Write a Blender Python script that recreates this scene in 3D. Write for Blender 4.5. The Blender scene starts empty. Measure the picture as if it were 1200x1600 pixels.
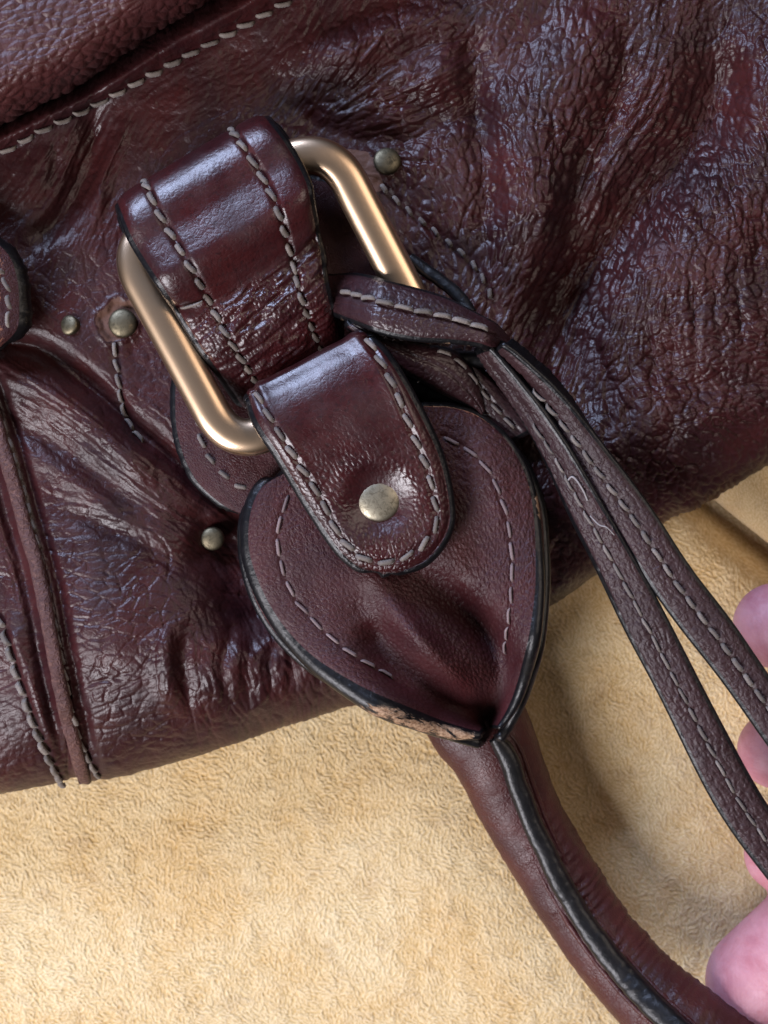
import bpy, math, random
import numpy as np
from mathutils import Matrix, Vector
random.seed(7); RNG = np.random.default_rng(11)

# ---------------------------------------------------------------- scale, camera, light
S = 0.00012            # metres per layout unit (0.12 mm)
HC = 2600.0            # camera height in layout units
ZR = 250.0             # height at which one layout unit is one photo pixel
scene = bpy.context.scene
cam_d = bpy.data.cameras.new('camera'); cam = bpy.data.objects.new('camera', cam_d)
scene.collection.objects.link(cam); scene.camera = cam
cam.location = (0, 0, HC * S)
cam_d.sensor_fit = 'VERTICAL'; cam_d.sensor_height = 24.0
cam_d.lens = 24.0 * (HC - ZR) / 1600.0
cam_d.clip_start = 0.01; cam_d.clip_end = 50
cam_d.dof.use_dof = True
cam_d.dof.focus_distance = (HC - 330) * S
cam_d.dof.aperture_fstop = 15.0

world = bpy.data.worlds.new('World'); scene.world = world; world.use_nodes = True
wn = world.node_tree
wbg = wn.nodes['Background']
wtc = wn.nodes.new('ShaderNodeTexCoord'); wsp = wn.nodes.new('ShaderNodeSeparateXYZ')
wr = wn.nodes.new('ShaderNodeValToRGB'); wmr = wn.nodes.new('ShaderNodeMapRange')
wn.links.new(wtc.outputs['Generated'], wsp.inputs[0])
wmr.inputs['From Min'].default_value = -0.2; wmr.inputs['From Max'].default_value = 1.0
wn.links.new(wsp.outputs['Z'], wmr.inputs['Value'])
wn.links.new(wmr.outputs[0], wr.inputs[0])
wr.color_ramp.elements[0].color = (0.16, 0.11, 0.085, 1)
wr.color_ramp.elements[1].color = (0.62, 0.60, 0.64, 1)
e = wr.color_ramp.elements.new(0.55); e.color = (0.34, 0.30, 0.28, 1)
wn.links.new(wr.outputs[0], wbg.inputs[0])
wbg.inputs[1].default_value = 0.065

def area_light(name, loc, target, sx, sy, power, color):
    d = bpy.data.lights.new(name, 'AREA'); d.shape = 'RECTANGLE'; d.size = sx; d.size_y = sy
    d.energy = power; d.color = color
    o = bpy.data.objects.new(name, d); scene.collection.objects.link(o)
    o.location = loc
    o.rotation_euler = (Vector(target) - Vector(loc)).to_track_quat('-Z', 'Y').to_euler()
    return o
# a window beyond the top of the picture, a second window low left, a warm ceiling lamp
area_light('window_light', (-0.42, 0.62, 0.50), (0, 0, 0.02), 0.42, 0.26, 9.6, (0.56, 0.68, 1.0))
area_light('room_window_light', (-0.44, -0.42, 0.50), (-0.03, -0.04, 0.02), 0.30, 0.42, 8.3, (0.97, 0.94, 1.0))
area_light('ceiling_lamp', (0.48, 0.22, 0.72), (0, 0, 0), 0.45, 0.45, 1.9, (1.0, 0.84, 0.72))

scene.view_settings.view_transform = 'Standard'
scene.view_settings.look = 'None'
scene.view_settings.exposure = 0.0
scene.view_settings.gamma = 1.0

# ---------------------------------------------------------------- numeric helpers
def W(p):
    """layout coordinates (photo x, photo y, height) -> metres"""
    p = np.asarray(p, float)
    k = (HC - p[..., 2]) / (HC - ZR)
    return np.stack([(p[..., 0] - 600) * S * k, -(p[..., 1] - 800) * S * k, p[..., 2] * S], -1)

def spline(pts, n):
    """Catmull-Rom through pts, resampled evenly to n points"""
    P = np.asarray(pts, float)
    if len(P) == 2:
        t = np.linspace(0, 1, n)[:, None]; return P[0] * (1 - t) + P[1] * t
    Q = np.vstack([2 * P[0] - P[1], P, 2 * P[-1] - P[-2]])
    out = []
    for i in range(len(P) - 1):
        p0, p1, p2, p3 = Q[i:i + 4]
        t = np.linspace(0, 1, 40, endpoint=False)[:, None]
        out.append(0.5 * (2 * p1 + (p2 - p0) * t + (2 * p0 - 5 * p1 + 4 * p2 - p3) * t ** 2 + (3 * p1 - p0 - 3 * p2 + p3) * t ** 3))
    out.append(P[-1:]); C = np.vstack(out)
    return resample(C, n)

def resample(C, n):
    d = np.r_[0, np.cumsum(np.linalg.norm(np.diff(C, axis=0), axis=1))]
    s = np.linspace(0, d[-1], n)
    return np.stack([np.interp(s, d, C[:, k]) for k in range(C.shape[1])], -1)

def sstep(a, b, x):
    t = np.clip((x - a) / (b - a), 0, 1); return t * t * (3 - 2 * t)

TAB = RNG.random((8, 256, 256)).astype(np.float32)
def vnoise(x, y, sc, seed=0):
    """smooth value noise, 0..1"""
    T = TAB[seed % 8]; ox = seed * 37.7 + 11; oy = seed * 19.3 + 5
    u = x / sc + ox; v = y / sc + oy
    iu = np.floor(u).astype(int); iv = np.floor(v).astype(int)
    fu = u - iu; fv = v - iv
    fu = fu * fu * (3 - 2 * fu); fv = fv * fv * (3 - 2 * fv)
    a = T[iu % 256, iv % 256]; b = T[(iu + 1) % 256, iv % 256]
    c = T[iu % 256, (iv + 1) % 256]; d = T[(iu + 1) % 256, (iv + 1) % 256]
    return (a * (1 - fu) + b * fu) * (1 - fv) + (c * (1 - fu) + d * fu) * fv
def fbm(x, y, sc, seed=0, octv=4):
    r = 0; a = 1; t = 0
    for k in range(octv):
        r = r + a * vnoise(x, y, sc / 2 ** k, seed + k * 3); t += a; a *= 0.55
    return r / t

def worley(x, y, g, th=None, an=0.0, k=2, seed=0):
    """F1 and F2 (in cell units); cells stretched along angle th by 1+an"""
    x = x.astype(np.float32); y = y.astype(np.float32)
    Ta = TAB[seed % 8]; Tb = TAB[(seed + 1) % 8]
    u = x / g; v = y / g
    iu = np.floor(u).astype(int); iv = np.floor(v).astype(int)
    if th is None: ct, st, ia = 1.0, 0.0, 1.0
    else: ct, st = np.cos(th).astype(np.float32), np.sin(th).astype(np.float32); ia = (1.0 / (1 + an)); ia = np.asarray(ia, np.float32)
    F1 = np.full(x.shape, 9, np.float32); F2 = F1.copy()
    for dx in range(-k, k + 1):
        for dy in range(-k, k + 1):
            a = (iu + dx); b = (iv + dy)
            px = a + Ta[a % 256, b % 256] - u; py = b + Tb[a % 256, b % 256] - v
            q1 = (px * ct + py * st) * ia; q2 = (-px * st + py * ct)
            d = np.sqrt(q1 * q1 + q2 * q2).astype(np.float32)
            F2 = np.minimum(F2, np.maximum(F1, d)); F1 = np.minimum(F1, d)
    return F1, F2

def segdist(x, y, poly):
    """distance to a polyline and the fraction along it"""
    P = spline(poly, max(8, 6 * len(poly)))
    best = np.full(x.shape, 1e9); fr = np.zeros(x.shape); sd = np.zeros(x.shape)
    n = len(P) - 1
    for i in range(n):
        a = P[i]; d = P[i + 1] - a; L = (d @ d) + 1e-9
        t = np.clip(((x - a[0]) * d[0] + (y - a[1]) * d[1]) / L, 0, 1)
        ex = x - a[0] - t * d[0]; ey = y - a[1] - t * d[1]
        q = ex * ex + ey * ey
        m = q < best
        best = np.where(m, q, best); fr = np.where(m, (i + t) / n, fr)
        sd = np.where(m, np.sign(d[0] * ey - d[1] * ex), sd)
    return np.sqrt(best), fr, sd

def ridge(x, y, poly, w, amp, taper=0.25, asym=1.0):
    """smooth ridge (amp>0) or valley along a line; asym >1 makes the right-hand side of travel wider"""
    d, f, s = segdist(x, y, poly)
    ww = np.where(s > 0, w * asym, w)
    e = np.exp(-(d / ww) ** 2)
    if taper: e = e * (0.25 + 0.75 * sstep(0, taper, f) * sstep(0, taper, 1 - f))
    return amp * e

def bump2(x, y, cx, cy, sx, sy, ang, amp):
    c, s = math.cos(math.radians(ang)), math.sin(math.radians(ang))
    u = (x - cx) * c + (y - cy) * s; v = -(x - cx) * s + (y - cy) * c
    return amp * np.exp(-(u / sx) ** 2 - (v / sy) ** 2)

def dirfield(x, y, guides):
    C = np.zeros(x.shape); D = np.zeros(x.shape); A = np.zeros(x.shape); Wt = np.full(x.shape, 1e-6)
    for gx, gy, ang, an, sg in guides:
        w = np.exp(-((x - gx) ** 2 + (y - gy) ** 2) / (sg * sg)) + 1e-5 / (1 + ((x - gx) ** 2 + (y - gy) ** 2) / 1e4)
        a = math.radians(ang); C += w * math.cos(2 * a); D += w * math.sin(2 * a); A += w * an; Wt += w
    return 0.5 * np.arctan2(D, C), A / Wt * np.clip(np.hypot(C, D) / Wt, 0, 1)

def bil(img, fx, fy):
    h, w = img.shape
    fx = np.clip(fx, 0, w - 1.001); fy = np.clip(fy, 0, h - 1.001)
    ix = fx.astype(int); iy = fy.astype(int); tx = fx - ix; ty = fy - iy
    return (img[iy, ix] * (1 - tx) + img[iy, ix + 1] * tx) * (1 - ty) + (img[iy + 1, ix] * (1 - tx) + img[iy + 1, ix + 1] * tx) * ty

def lic(img, th, steps):
    h, w = img.shape; yy, xx = np.mgrid[0:h, 0:w].astype(float)
    acc = img.copy(); n = 1.0
    for sg in (1, -1):
        px = xx.copy(); py = yy.copy(); vx = np.cos(th) * sg; vy = np.sin(th) * sg; lx, ly = vx, vy
        for k in range(steps):
            px += lx; py += ly
            ix = np.clip(px.astype(int), 0, w - 1); iy = np.clip(py.astype(int), 0, h - 1)
            c = np.cos(th[iy, ix]); s = np.sin(th[iy, ix])
            f = np.where(c * lx + s * ly < 0, -1.0, 1.0); lx = c * f; ly = s * f
            acc += bil(img, px, py); n += 1
    return acc / n

def blur(img, r):
    k = np.exp(-np.linspace(-2, 2, 2 * r + 1) ** 2); k /= k.sum()
    p = np.pad(img, ((r, r), (0, 0)), 'edge'); img = sum(k[i] * p[i:i + img.shape[0]] for i in range(2 * r + 1))
    p = np.pad(img, ((0, 0), (r, r)), 'edge'); return sum(k[i] * p[:, i:i + img.shape[1]] for i in range(2 * r + 1))

# ---------------------------------------------------------------- materials
def nt(name):
    m = bpy.data.materials.new(name); m.use_nodes = True
    t = m.node_tree; return m, t, t.nodes['Principled BSDF']
def N(t, typ, **kw):
    n = t.nodes.new(typ)
    for k, v in kw.items():
        if isinstance(k, str) and hasattr(n, k): setattr(n, k, v)
        else: n.inputs[k].default_value = v
    return n
def mixc(t, fac, a, b, mode='MIX'):
    m = t.nodes.new('ShaderNodeMix'); m.data_type = 'RGBA'; m.blend_type = mode
    for sock, v in ((0, fac), (6, a), (7, b)):
        if hasattr(v, 'links'): t.links.new(v, m.inputs[sock])
        elif sock == 0: m.inputs[0].default_value = v
        else: m.inputs[sock].default_value = (*v, 1)
    return m.outputs[2]
def ramp(t, src, p0, p1, c0=(0, 0, 0), c1=(1, 1, 1)):
    r = t.nodes.new('ShaderNodeValToRGB'); t.links.new(src, r.inputs[0])
    r.color_ramp.elements[0].position = p0; r.color_ramp.elements[0].color = (*c0, 1)
    r.color_ramp.elements[1].position = p1; r.color_ramp.elements[1].color = (*c1, 1)
    return r.outputs[0]
def noise(t, co, sc, det=4, dist=0.0, rough=0.6):
    n = t.nodes.new('ShaderNodeTexNoise'); n.inputs['Scale'].default_value = sc
    n.inputs['Detail'].default_value = det; n.inputs['Distortion'].default_value = dist
    n.inputs['Roughness'].default_value = rough; t.links.new(co, n.inputs['Vector']); return n.outputs['Fac']
def uvmap(t):   # layout units / 100
    return t.nodes.new('ShaderNodeUVMap').outputs[0]
def mapping(t, co, s=(1, 1, 1), r=(0, 0, 0)):
    m = t.nodes.new('ShaderNodeMapping'); t.links.new(co, m.inputs[0]); m.inputs['Scale'].default_value = s
    m.inputs['Rotation'].default_value = r; return m.outputs[0]
def bumpn(t, h, dist, strength=1.0, normal=None):
    b = t.nodes.new('ShaderNodeBump'); b.inputs['Distance'].default_value = dist * S; b.inputs['Strength'].default_value = strength
    t.links.new(h, b.inputs['Height'])
    if normal: t.links.new(normal, b.inputs['Normal'])
    return b.outputs[0]

def leather(name, c1, c2, c3, rough=0.4, micro=1.0, cell=7.0, coat=0.15, wearcol=(0.17, 0.075, 0.048), spec=0.5, fz=1.0):
    m, t, b = nt(name); co = uvmap(t)
    big = noise(t, co, 0.9, 4, 0.4); fine = noise(t, co, 14, 5, 0.5)
    col = mixc(t, ramp(t, big, 0.36, 0.66), c1, c2)
    col = mixc(t, ramp(t, fine, 0.50, 0.72), col, c3)
    at = t.nodes.new('ShaderNodeAttribute'); at.attribute_name = 'wear'
    spk = noise(t, co, 9, 5, 1.0, 0.75)
    add = N(t, 'ShaderNodeMath', operation='ADD'); t.links.new(at.outputs['Fac'], add.inputs[0]); t.links.new(spk, add.inputs[1])
    wm = ramp(t, add.outputs[0], 0.90, 1.0)
    col = mixc(t, wm, col, wearcol)
    t.links.new(col, b.inputs['Base Color'])
    rr = N(t, 'ShaderNodeMapRange'); rr.inputs['From Min'].default_value = 0.3; rr.inputs['From Max'].default_value = 0.7; rr.inputs['To Min'].default_value = rough - 0.08; rr.inputs['To Max'].default_value = rough + 0.16
    t.links.new(noise(t, co, 1.6, 6), rr.inputs[0])
    rm = N(t, 'ShaderNodeMath', operation='ADD'); t.links.new(rr.outputs[0], rm.inputs[0]); sc = N(t, 'ShaderNodeMath', operation='MULTIPLY'); sc.inputs[1].default_value = 0.35
    t.links.new(wm, sc.inputs[0]); t.links.new(sc.outputs[0], rm.inputs[1])
    t.links.new(rm.outputs[0], b.inputs['Roughness'])
    v = t.nodes.new('ShaderNodeTexVoronoi'); v.feature = 'DISTANCE_TO_EDGE'; v.inputs['Scale'].default_value = 100 / cell
    wv = N(t, 'ShaderNodeVectorMath', operation='ADD'); nz = t.nodes.new('ShaderNodeTexNoise'); nz.inputs['Scale'].default_value = 5
    t.links.new(co, nz.inputs['Vector']); sc2 = N(t, 'ShaderNodeVectorMath', operation='SCALE'); sc2.inputs['Scale'].default_value = 0.10
    t.links.new(nz.outputs['Color'], sc2.inputs[0]); t.links.new(co, wv.inputs[0]); t.links.new(sc2.outputs[0], wv.inputs[1])
    t.links.new(wv.outputs[0], v.inputs['Vector'])
    cr = ramp(t, v.outputs['Distance'], 0.0, 0.22)
    n1 = bumpn(t, cr, 0.55 * micro, 0.8)
    n2 = bumpn(t, noise(t, co, 28, 4, 0.3, 0.7), 1.2 * micro * fz, 0.7, n1)
    t.links.new(n2, b.inputs['Normal'])
    b.inputs['Specular IOR Level'].default_value = spec
    b.inputs['Coat Weight'].default_value = coat; b.inputs['Coat Roughness'].default_value = 0.22
    return m

M_body = leather('grained_burgundy_leather', (0.022, 0.0052, 0.0066), (0.050, 0.0108, 0.0108), (0.032, 0.0100, 0.0112), 0.375, 0.45, 6.5, 0.03, wearcol=(0.115, 0.055, 0.038), spec=0.38, fz=0.6)
M_smooth = leather('polished_burgundy_leather', (0.027, 0.0048, 0.0066), (0.048, 0.0078, 0.0086), (0.018, 0.0040, 0.0054), 0.32, 0.35, 9.0, 0.25)
M_heart = leather('matte_burgundy_leather', (0.033, 0.0072, 0.0094), (0.052, 0.0105, 0.0118), (0.041, 0.0118, 0.013), 0.45, 0.9, 6.0, 0.02, wearcol=(0.30, 0.13, 0.075), spec=0.34)
M_lace = leather('aubergine_lace_leather', (0.027, 0.0108, 0.0128), (0.038, 0.0145, 0.0168), (0.033, 0.0150, 0.0165), 0.48, 1.0, 8.0, 0.03, spec=0.42, fz=0.6)
M_knot = leather('glossy_lace_leather', (0.024, 0.0085, 0.011), (0.036, 0.0115, 0.014), (0.034, 0.013, 0.015), 0.36, 0.6, 8.0, 0.15, wearcol=(0.13, 0.08, 0.055), fz=0.6)
M_handle = leather('handle_burgundy_leather', (0.042, 0.0078, 0.0086), (0.074, 0.0150, 0.0130), (0.048, 0.011, 0.011), 0.38, 0.8, 6.5, 0.04, spec=0.38)
M_upper = leather('soft_red_brown_leather', (0.046, 0.0105, 0.0110), (0.070, 0.0170, 0.0160), (0.060, 0.018, 0.018), 0.46, 0.6, 8.0, 0.05)
M_raw = leather('rubbed_brown_leather', (0.085, 0.032, 0.027), (0.058, 0.020, 0.018), (0.15, 0.068, 0.052), 0.6, 2.2, 9.0, 0.0)

def edge_paint():
    m, t, b = nt('black_edge_paint'); s_ = 1 / (100 * S); co = mapping(t, t.nodes.new('ShaderNodeTexCoord').outputs['Object'], (s_, s_, s_))
    at = t.nodes.new('ShaderNodeAttribute'); at.attribute_name = 'wear'
    nz = noise(t, mapping(t, mapping(t, co, (1, 1, 1), (0, 0, .45)), (.45, 2.2, 1)), 5, 7, 0.6, 0.7)
    add = N(t, 'ShaderNodeMath', operation='ADD'); t.links.new(at.outputs['Fac'], add.inputs[0]); t.links.new(nz, add.inputs[1])
    hf = N(t, 'ShaderNodeMath', operation='MULTIPLY'); hf.inputs[1].default_value = 0.5; t.links.new(add.outputs[0], hf.inputs[0])
    wm = ramp(t, hf.outputs[0], 0.50, 0.535)
    base = mixc(t, ramp(t, noise(t, co, 6, 4), 0.45, 0.80), (0.0035, 0.0035, 0.0045), (0.009, 0.008, 0.009))
    tan = mixc(t, ramp(t, noise(t, co, 22, 3), 0.35, 0.65), (0.20, 0.11, 0.06), (0.44, 0.29, 0.185))
    t.links.new(mixc(t, wm, base, tan), b.inputs['Base Color'])
    r = N(t, 'ShaderNodeMapRange'); r.inputs['To Min'].default_value = 0.36; r.inputs['To Max'].default_value = 0.9; t.links.new(wm, r.inputs[0]); t.links.new(r.outputs[0], b.inputs['Roughness'])
    inv = N(t, 'ShaderNodeMath', operation='SUBTRACT'); inv.inputs[0].default_value = 1.0; t.links.new(wm, inv.inputs[1])
    n0 = bumpn(t, inv.outputs[0], 1.6, 0.8)
    t.links.new(bumpn(t, noise(t, co, 9, 5, 0.8), 1.3, 0.8, n0), b.inputs['Normal'])
    b.inputs['Specular IOR Level'].default_value = 0.40
    return m
M_edge = edge_paint()

def metal(name, c, c2, rough, tarn):
    m, t, b = nt(name); co = t.nodes.new('ShaderNodeTexCoord').outputs['Object']
    s = 1 / (100 * S)
    f = noise(t, mapping(t, co, (s, s, s)), 9 if tarn > 0.3 else 2.2, 7, 0.8, 0.75)
    t.links.new(mixc(t, ramp(t, f, 0.48, 0.48 + 0.4 * (1.2 - tarn)), c, c2), b.inputs['Base Color'])
    b.inputs['Metallic'].default_value = 1.0
    r = N(t, 'ShaderNodeMapRange'); r.inputs['To Min'].default_value = rough; r.inputs['To Max'].default_value = rough + 0.35 * tarn
    t.links.new(f, r.inputs[0]); t.links.new(r.outputs[0], b.inputs['Roughness'])
    t.links.new(bumpn(t, noise(t, mapping(t, co, (s, s, s)), 14, 4), 0.6 * tarn, 0.6), b.inputs['Normal'])
    return m
M_gold = metal('rose_gold_metal', (0.78, 0.56, 0.37), (0.72, 0.49, 0.31), 0.31, 0.05)
M_brass = metal('aged_brass', (0.36, 0.325, 0.245), (0.13, 0.11, 0.075), 0.34, 0.75)
M_oldbrass = metal('dark_aged_brass', (0.17, 0.145, 0.095), (0.07, 0.06, 0.04), 0.38, 0.8)

def thread_mat(name, c1, c2):
    m, t, b = nt(name); tc = t.nodes.new('ShaderNodeTexCoord').outputs['Object']; s = 1 / (100 * S)
    oi = t.nodes.new('ShaderNodeObjectInfo').outputs['Random']
    col = mixc(t, ramp(t, noise(t, mapping(t, tc, (s, s, s)), 30, 3), 0.35, 0.7), c1, c2)
    col2 = mixc(t, oi, col, tuple(v * 0.70 for v in c1))
    t.links.new(col2, b.inputs['Base Color']); b.inputs['Roughness'].default_value = 0.62
    b.inputs['Sheen Weight'].default_value = 0.2
    return m
M_thread = thread_mat('taupe_thread', (0.13, 0.105, 0.09), (0.235, 0.20, 0.175))
M_thread_dark = thread_mat('dark_mauve_thread', (0.17, 0.115, 0.115), (0.24, 0.175, 0.17))

def suede_mat(name, k=1.0):
    m, t, b = nt(name); co = uvmap(t)
    at = t.nodes.new('ShaderNodeAttribute'); at.attribute_name = 'pile'
    big = noise(t, co, 0.55, 6, 0.8, 0.65)
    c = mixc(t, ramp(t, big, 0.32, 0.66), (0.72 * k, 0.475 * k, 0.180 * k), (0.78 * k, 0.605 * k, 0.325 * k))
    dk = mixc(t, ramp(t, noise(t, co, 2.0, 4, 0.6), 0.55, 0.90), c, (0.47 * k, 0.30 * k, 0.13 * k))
    mx = t.nodes.new('ShaderNodeMix'); mx.data_type = 'RGBA'
    t.links.new(ramp(t, at.outputs['Fac'], 0.10, 0.85), mx.inputs[0])
    lo = mixc(t, 1.0, dk, (0.78, 0.73, 0.66), 'MULTIPLY'); hi = mixc(t, 0.35, dk, (0.90, 0.80, 0.62))
    t.links.new(lo, mx.inputs[6]); t.links.new(hi, mx.inputs[7])
    t.links.new(mx.outputs[2], b.inputs['Base Color'])
    b.inputs['Roughness'].default_value = 0.95; b.inputs['Specular IOR Level'].default_value = 0.12
    b.inputs['Sheen Weight'].default_value = 0.25; b.inputs['Sheen Roughness'].default_value = 0.5
    t.links.new(bumpn(t, noise(t, co, 22, 5, 1.0, 0.7), 3.0, 0.7), b.inputs['Normal'])
    return m
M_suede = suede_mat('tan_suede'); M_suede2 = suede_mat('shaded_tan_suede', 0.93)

def skin_mat():
    m, t, b = nt('pink_skin'); tc = t.nodes.new('ShaderNodeTexCoord').outputs['Object']; s = 1 / (100 * S)
    co = mapping(t, tc, (s, s, s))
    t.links.new(mixc(t, ramp(t, noise(t, co, 1.3, 6, 0.5, 0.7), 0.35, 0.65), (0.43, 0.155, 0.19), (0.55, 0.27, 0.31)), b.inputs['Base Color'])
    b.inputs['Roughness'].default_value = 0.5
    b.inputs['Subsurface Weight'].default_value = 0.25; b.inputs['Subsurface Radius'].default_value = (0.004, 0.0015, 0.001); b.inputs['Subsurface Scale'].default_value = 0.6
    w = t.nodes.new('ShaderNodeTexWave'); w.inputs['Scale'].default_value = 5.5; w.inputs['Distortion'].default_value = 3.0; w.inputs['Detail'].default_value = 2
    w.inputs['Detail Scale'].default_value = 0.6
    t.links.new(co, w.inputs['Vector'])
    n1 = bumpn(t, w.outputs['Fac'], 0.7, 0.14); t.links.new(bumpn(t, noise(t, co, 7, 6, 0.6), 2.4, 0.6, n1), b.inputs['Normal'])
    return m
M_skin = skin_mat()
def plain(name, c, r):
    m, t, b = nt(name); tc = t.nodes.new('ShaderNodeTexCoord').outputs['Object']; s = 1 / (100 * S)
    t.links.new(mixc(t, noise(t, mapping(t, tc, (s, s, s)), 20, 3), c, tuple(v * 0.6 for v in c)), b.inputs['Base Color']); b.inputs['Roughness'].default_value = r; return m
M_lint = plain('pale_lint', (0.34, 0.31, 0.31), 0.8)
M_nail = plain('fingernail', (0.75, 0.45, 0.44), 0.3)

# ---------------------------------------------------------------- object helpers
COL = scene.collection
def empty(name, loc):
    o = bpy.data.objects.new(name, None); o.empty_display_size = 0.01; o.location = loc; COL.objects.link(o); return o
def tag(o, label=None, cat=None, group=None, kind=None):
    if label: o['label'] = label
    if cat: o['category'] = cat
    if group: o['group'] = group
    if kind: o['kind'] = kind
    return o
def link(name, me, parent=None):
    o = bpy.data.objects.new(name, me); COL.objects.link(o)
    if parent:
        o.parent = parent
        o.matrix_parent_inverse = ROOTS.get(parent.name, Matrix()).inverted()
    return o
def make_mesh(name, V, quads, mats, midx=None, uv=None, attrs=None, smooth=True):
    me = bpy.data.meshes.new(name)
    V = np.ascontiguousarray(V, np.float32); Q = np.ascontiguousarray(quads, np.int32); n = len(Q)
    me.vertices.add(len(V)); me.vertices.foreach_set('co', V.ravel())
    me.loops.add(n * 4); me.loops.foreach_set('vertex_index', Q.ravel())
    me.polygons.add(n); me.polygons.foreach_set('loop_start', np.arange(0, n * 4, 4, dtype=np.int32))
    try: me.polygons.foreach_set('loop_total', np.full(n, 4, np.int32))
    except Exception: pass
    for m in mats: me.materials.append(m)
    if midx is not None: me.polygons.foreach_set('material_index', np.asarray(midx, np.int32))
    me.update(calc_edges=True)
    me.polygons.foreach_set('use_smooth', np.full(n, smooth, bool))
    if uv is not None:
        l = me.uv_layers.new(name='UVMap'); l.data.foreach_set('uv', np.ascontiguousarray(uv[Q.ravel()], np.float32).ravel())
    for k, a in (attrs or {}).items():
        at = me.attributes.new(k, 'FLOAT', 'POINT'); at.data.foreach_set('value', np.ascontiguousarray(a, np.float32))
    me.validate(); me.update(); return me
def gridq(nu, nv, off=0):
    i = np.arange(nu * nv).reshape(nu, nv) + off
    return np.stack([i[:-1, :-1], i[1:, :-1], i[1:, 1:], i[:-1, 1:]], -1).reshape(-1, 4)

def grad_normals(G, flip=False):
    Tu = np.gradient(G, axis=0); Tv = np.gradient(G, axis=1)
    n = np.cross(Tu, Tv); n /= (np.linalg.norm(n, axis=-1, keepdims=True) + 1e-12)
    return n

class Surf:   # grid of world points with normals, kept for placing stitches
    pass

def slab(name, P, r, mats, parent=None, wear=None, edgewear=None, disp=None, bottom=False, K=7, uvo=(0, 0), robe=None, edge_cols=0):
    """thick sheet: P (nu,nv,3) top surface in layout coords, rounded painted rim of radius r (layout)"""
    nu, nv = P.shape[:2]
    G = W(P); Nn = grad_normals(G); G0 = G
    idx = np.arange(nu * nv).reshape(nu, nv)
    loop = np.r_[idx[:, 0], idx[-1, 1:], idx[-2::-1, -1], idx[0, -2:0:-1]]
    if disp is not None:
        disp = disp.copy(); dl = disp.ravel()[loop]; m = len(dl)
        dl = np.convolve(np.r_[dl[-7:], dl, dl[:7]], np.ones(15) / 15, 'valid'); disp.ravel()[loop] = dl
        G = G + Nn * (disp * S)[..., None]
    B = G.reshape(-1, 3)[loop]; BN = Nn.reshape(-1, 3)[loop]; B0 = G0.reshape(-1, 3)[loop]
    T = np.roll(B0, -2, 0) - np.roll(B0, 2, 0); T /= np.linalg.norm(T, axis=1, keepdims=True) + 1e-12
    O = np.cross(T, BN); O /= np.linalg.norm(O, axis=1, keepdims=True) + 1e-12
    for _ in range(4):
        O = O + 0.5 * (np.roll(O, 1, 0) + np.roll(O, -1, 0)); O /= np.linalg.norm(O, axis=1, keepdims=True) + 1e-12
    uu = np.cumsum(np.r_[0, np.linalg.norm(np.diff(P[:, nv // 2], axis=0), axis=1)])
    wmid = np.linalg.norm(P[nu // 3, -1] - P[nu // 3, 0])
    UV = np.stack([np.broadcast_to(np.linspace(0, wmid, nv), (nu, nv)) / 100 + uvo[0], np.broadcast_to(uu[:, None], (nu, nv)) / 100 + uvo[1]], -1).reshape(-1, 2)
    V = [G.reshape(-1, 3)]; UVs = [UV]; Q = [gridq(nu, nv)]; mi = [np.zeros((nu - 1) * (nv - 1), int)]
    if edge_cols:
        mm = mi[0].reshape(nu - 1, nv - 1); mm[:, :edge_cols] = 1; mm[:, -edge_cols:] = 1
    we = np.zeros(nu * nv) if wear is None else wear.ravel()
    A = [we]
    L = len(loop); prev = loop; off = nu * nv
    rr = np.full(L, float(r)) if np.isscalar(r) else np.asarray(r)[np.clip(loop // nv, 0, nu - 1)]
    if robe is not None: rr = rr * robe(loop // nv, loop % nv, nu, nv)
    ew = np.zeros(L) if edgewear is None else edgewear(loop // nv, loop % nv, nu, nv)
    lp = np.cumsum(np.r_[0, np.linalg.norm(np.diff(B, axis=0), axis=1)]) / S / 100
    for k in range(1, K + 1):
        a = math.pi * k / K
        R = (B + O * (rr * math.sin(a) * S)[:, None] - BN * (rr * (1 - math.cos(a)) * S)[:, None])
        V.append(R); cur = np.arange(L) + off; off += L
        UVs.append(np.stack([lp + uvo[0], np.full(L, 5 + k * float(np.mean(rr)) * 0.45 / 100)], -1)); A.append(ew * math.sin(a) ** 0.5 if a < 3.1 else ew * 0)
        nx = np.roll(cur, -1); px = np.roll(prev, -1)
        Q.append(np.stack([prev, cur, nx, px], -1)); mi.append(np.ones(L, int)); prev = cur
    if bottom:
        rad = rr.mean() if np.isscalar(r) else np.asarray(r)[:, None]
        Bt = G - Nn * (2 * (r if np.isscalar(r) else np.asarray(r)[:, None, None]) * S)
        bi = np.full((nu, nv), -1); bi.ravel()[loop] = prev
        inner = np.argwhere(bi < 0); bi[bi < 0] = np.arange(len(inner)) + off
        V.append(Bt[inner[:, 0], inner[:, 1]]); UVs.append(UV.reshape(nu, nv, 2)[inner[:, 0], inner[:, 1]]); A.append(np.zeros(len(inner)))
        Q.append(np.stack([bi[:-1, :-1], bi[:-1, 1:], bi[1:, 1:], bi[1:, :-1]], -1).reshape(-1, 4)); mi.append(np.ones((nu - 1) * (nv - 1), int))
    me = make_mesh(name, np.vstack(V), np.vstack(Q), mats, np.concatenate(mi), np.vstack(UVs), {'wear': np.concatenate(A)})
    o = link(name, me, parent)
    s = Surf(); s.G = G; s.N = Nn; s.o = o; s.P = P
    return s

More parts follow.
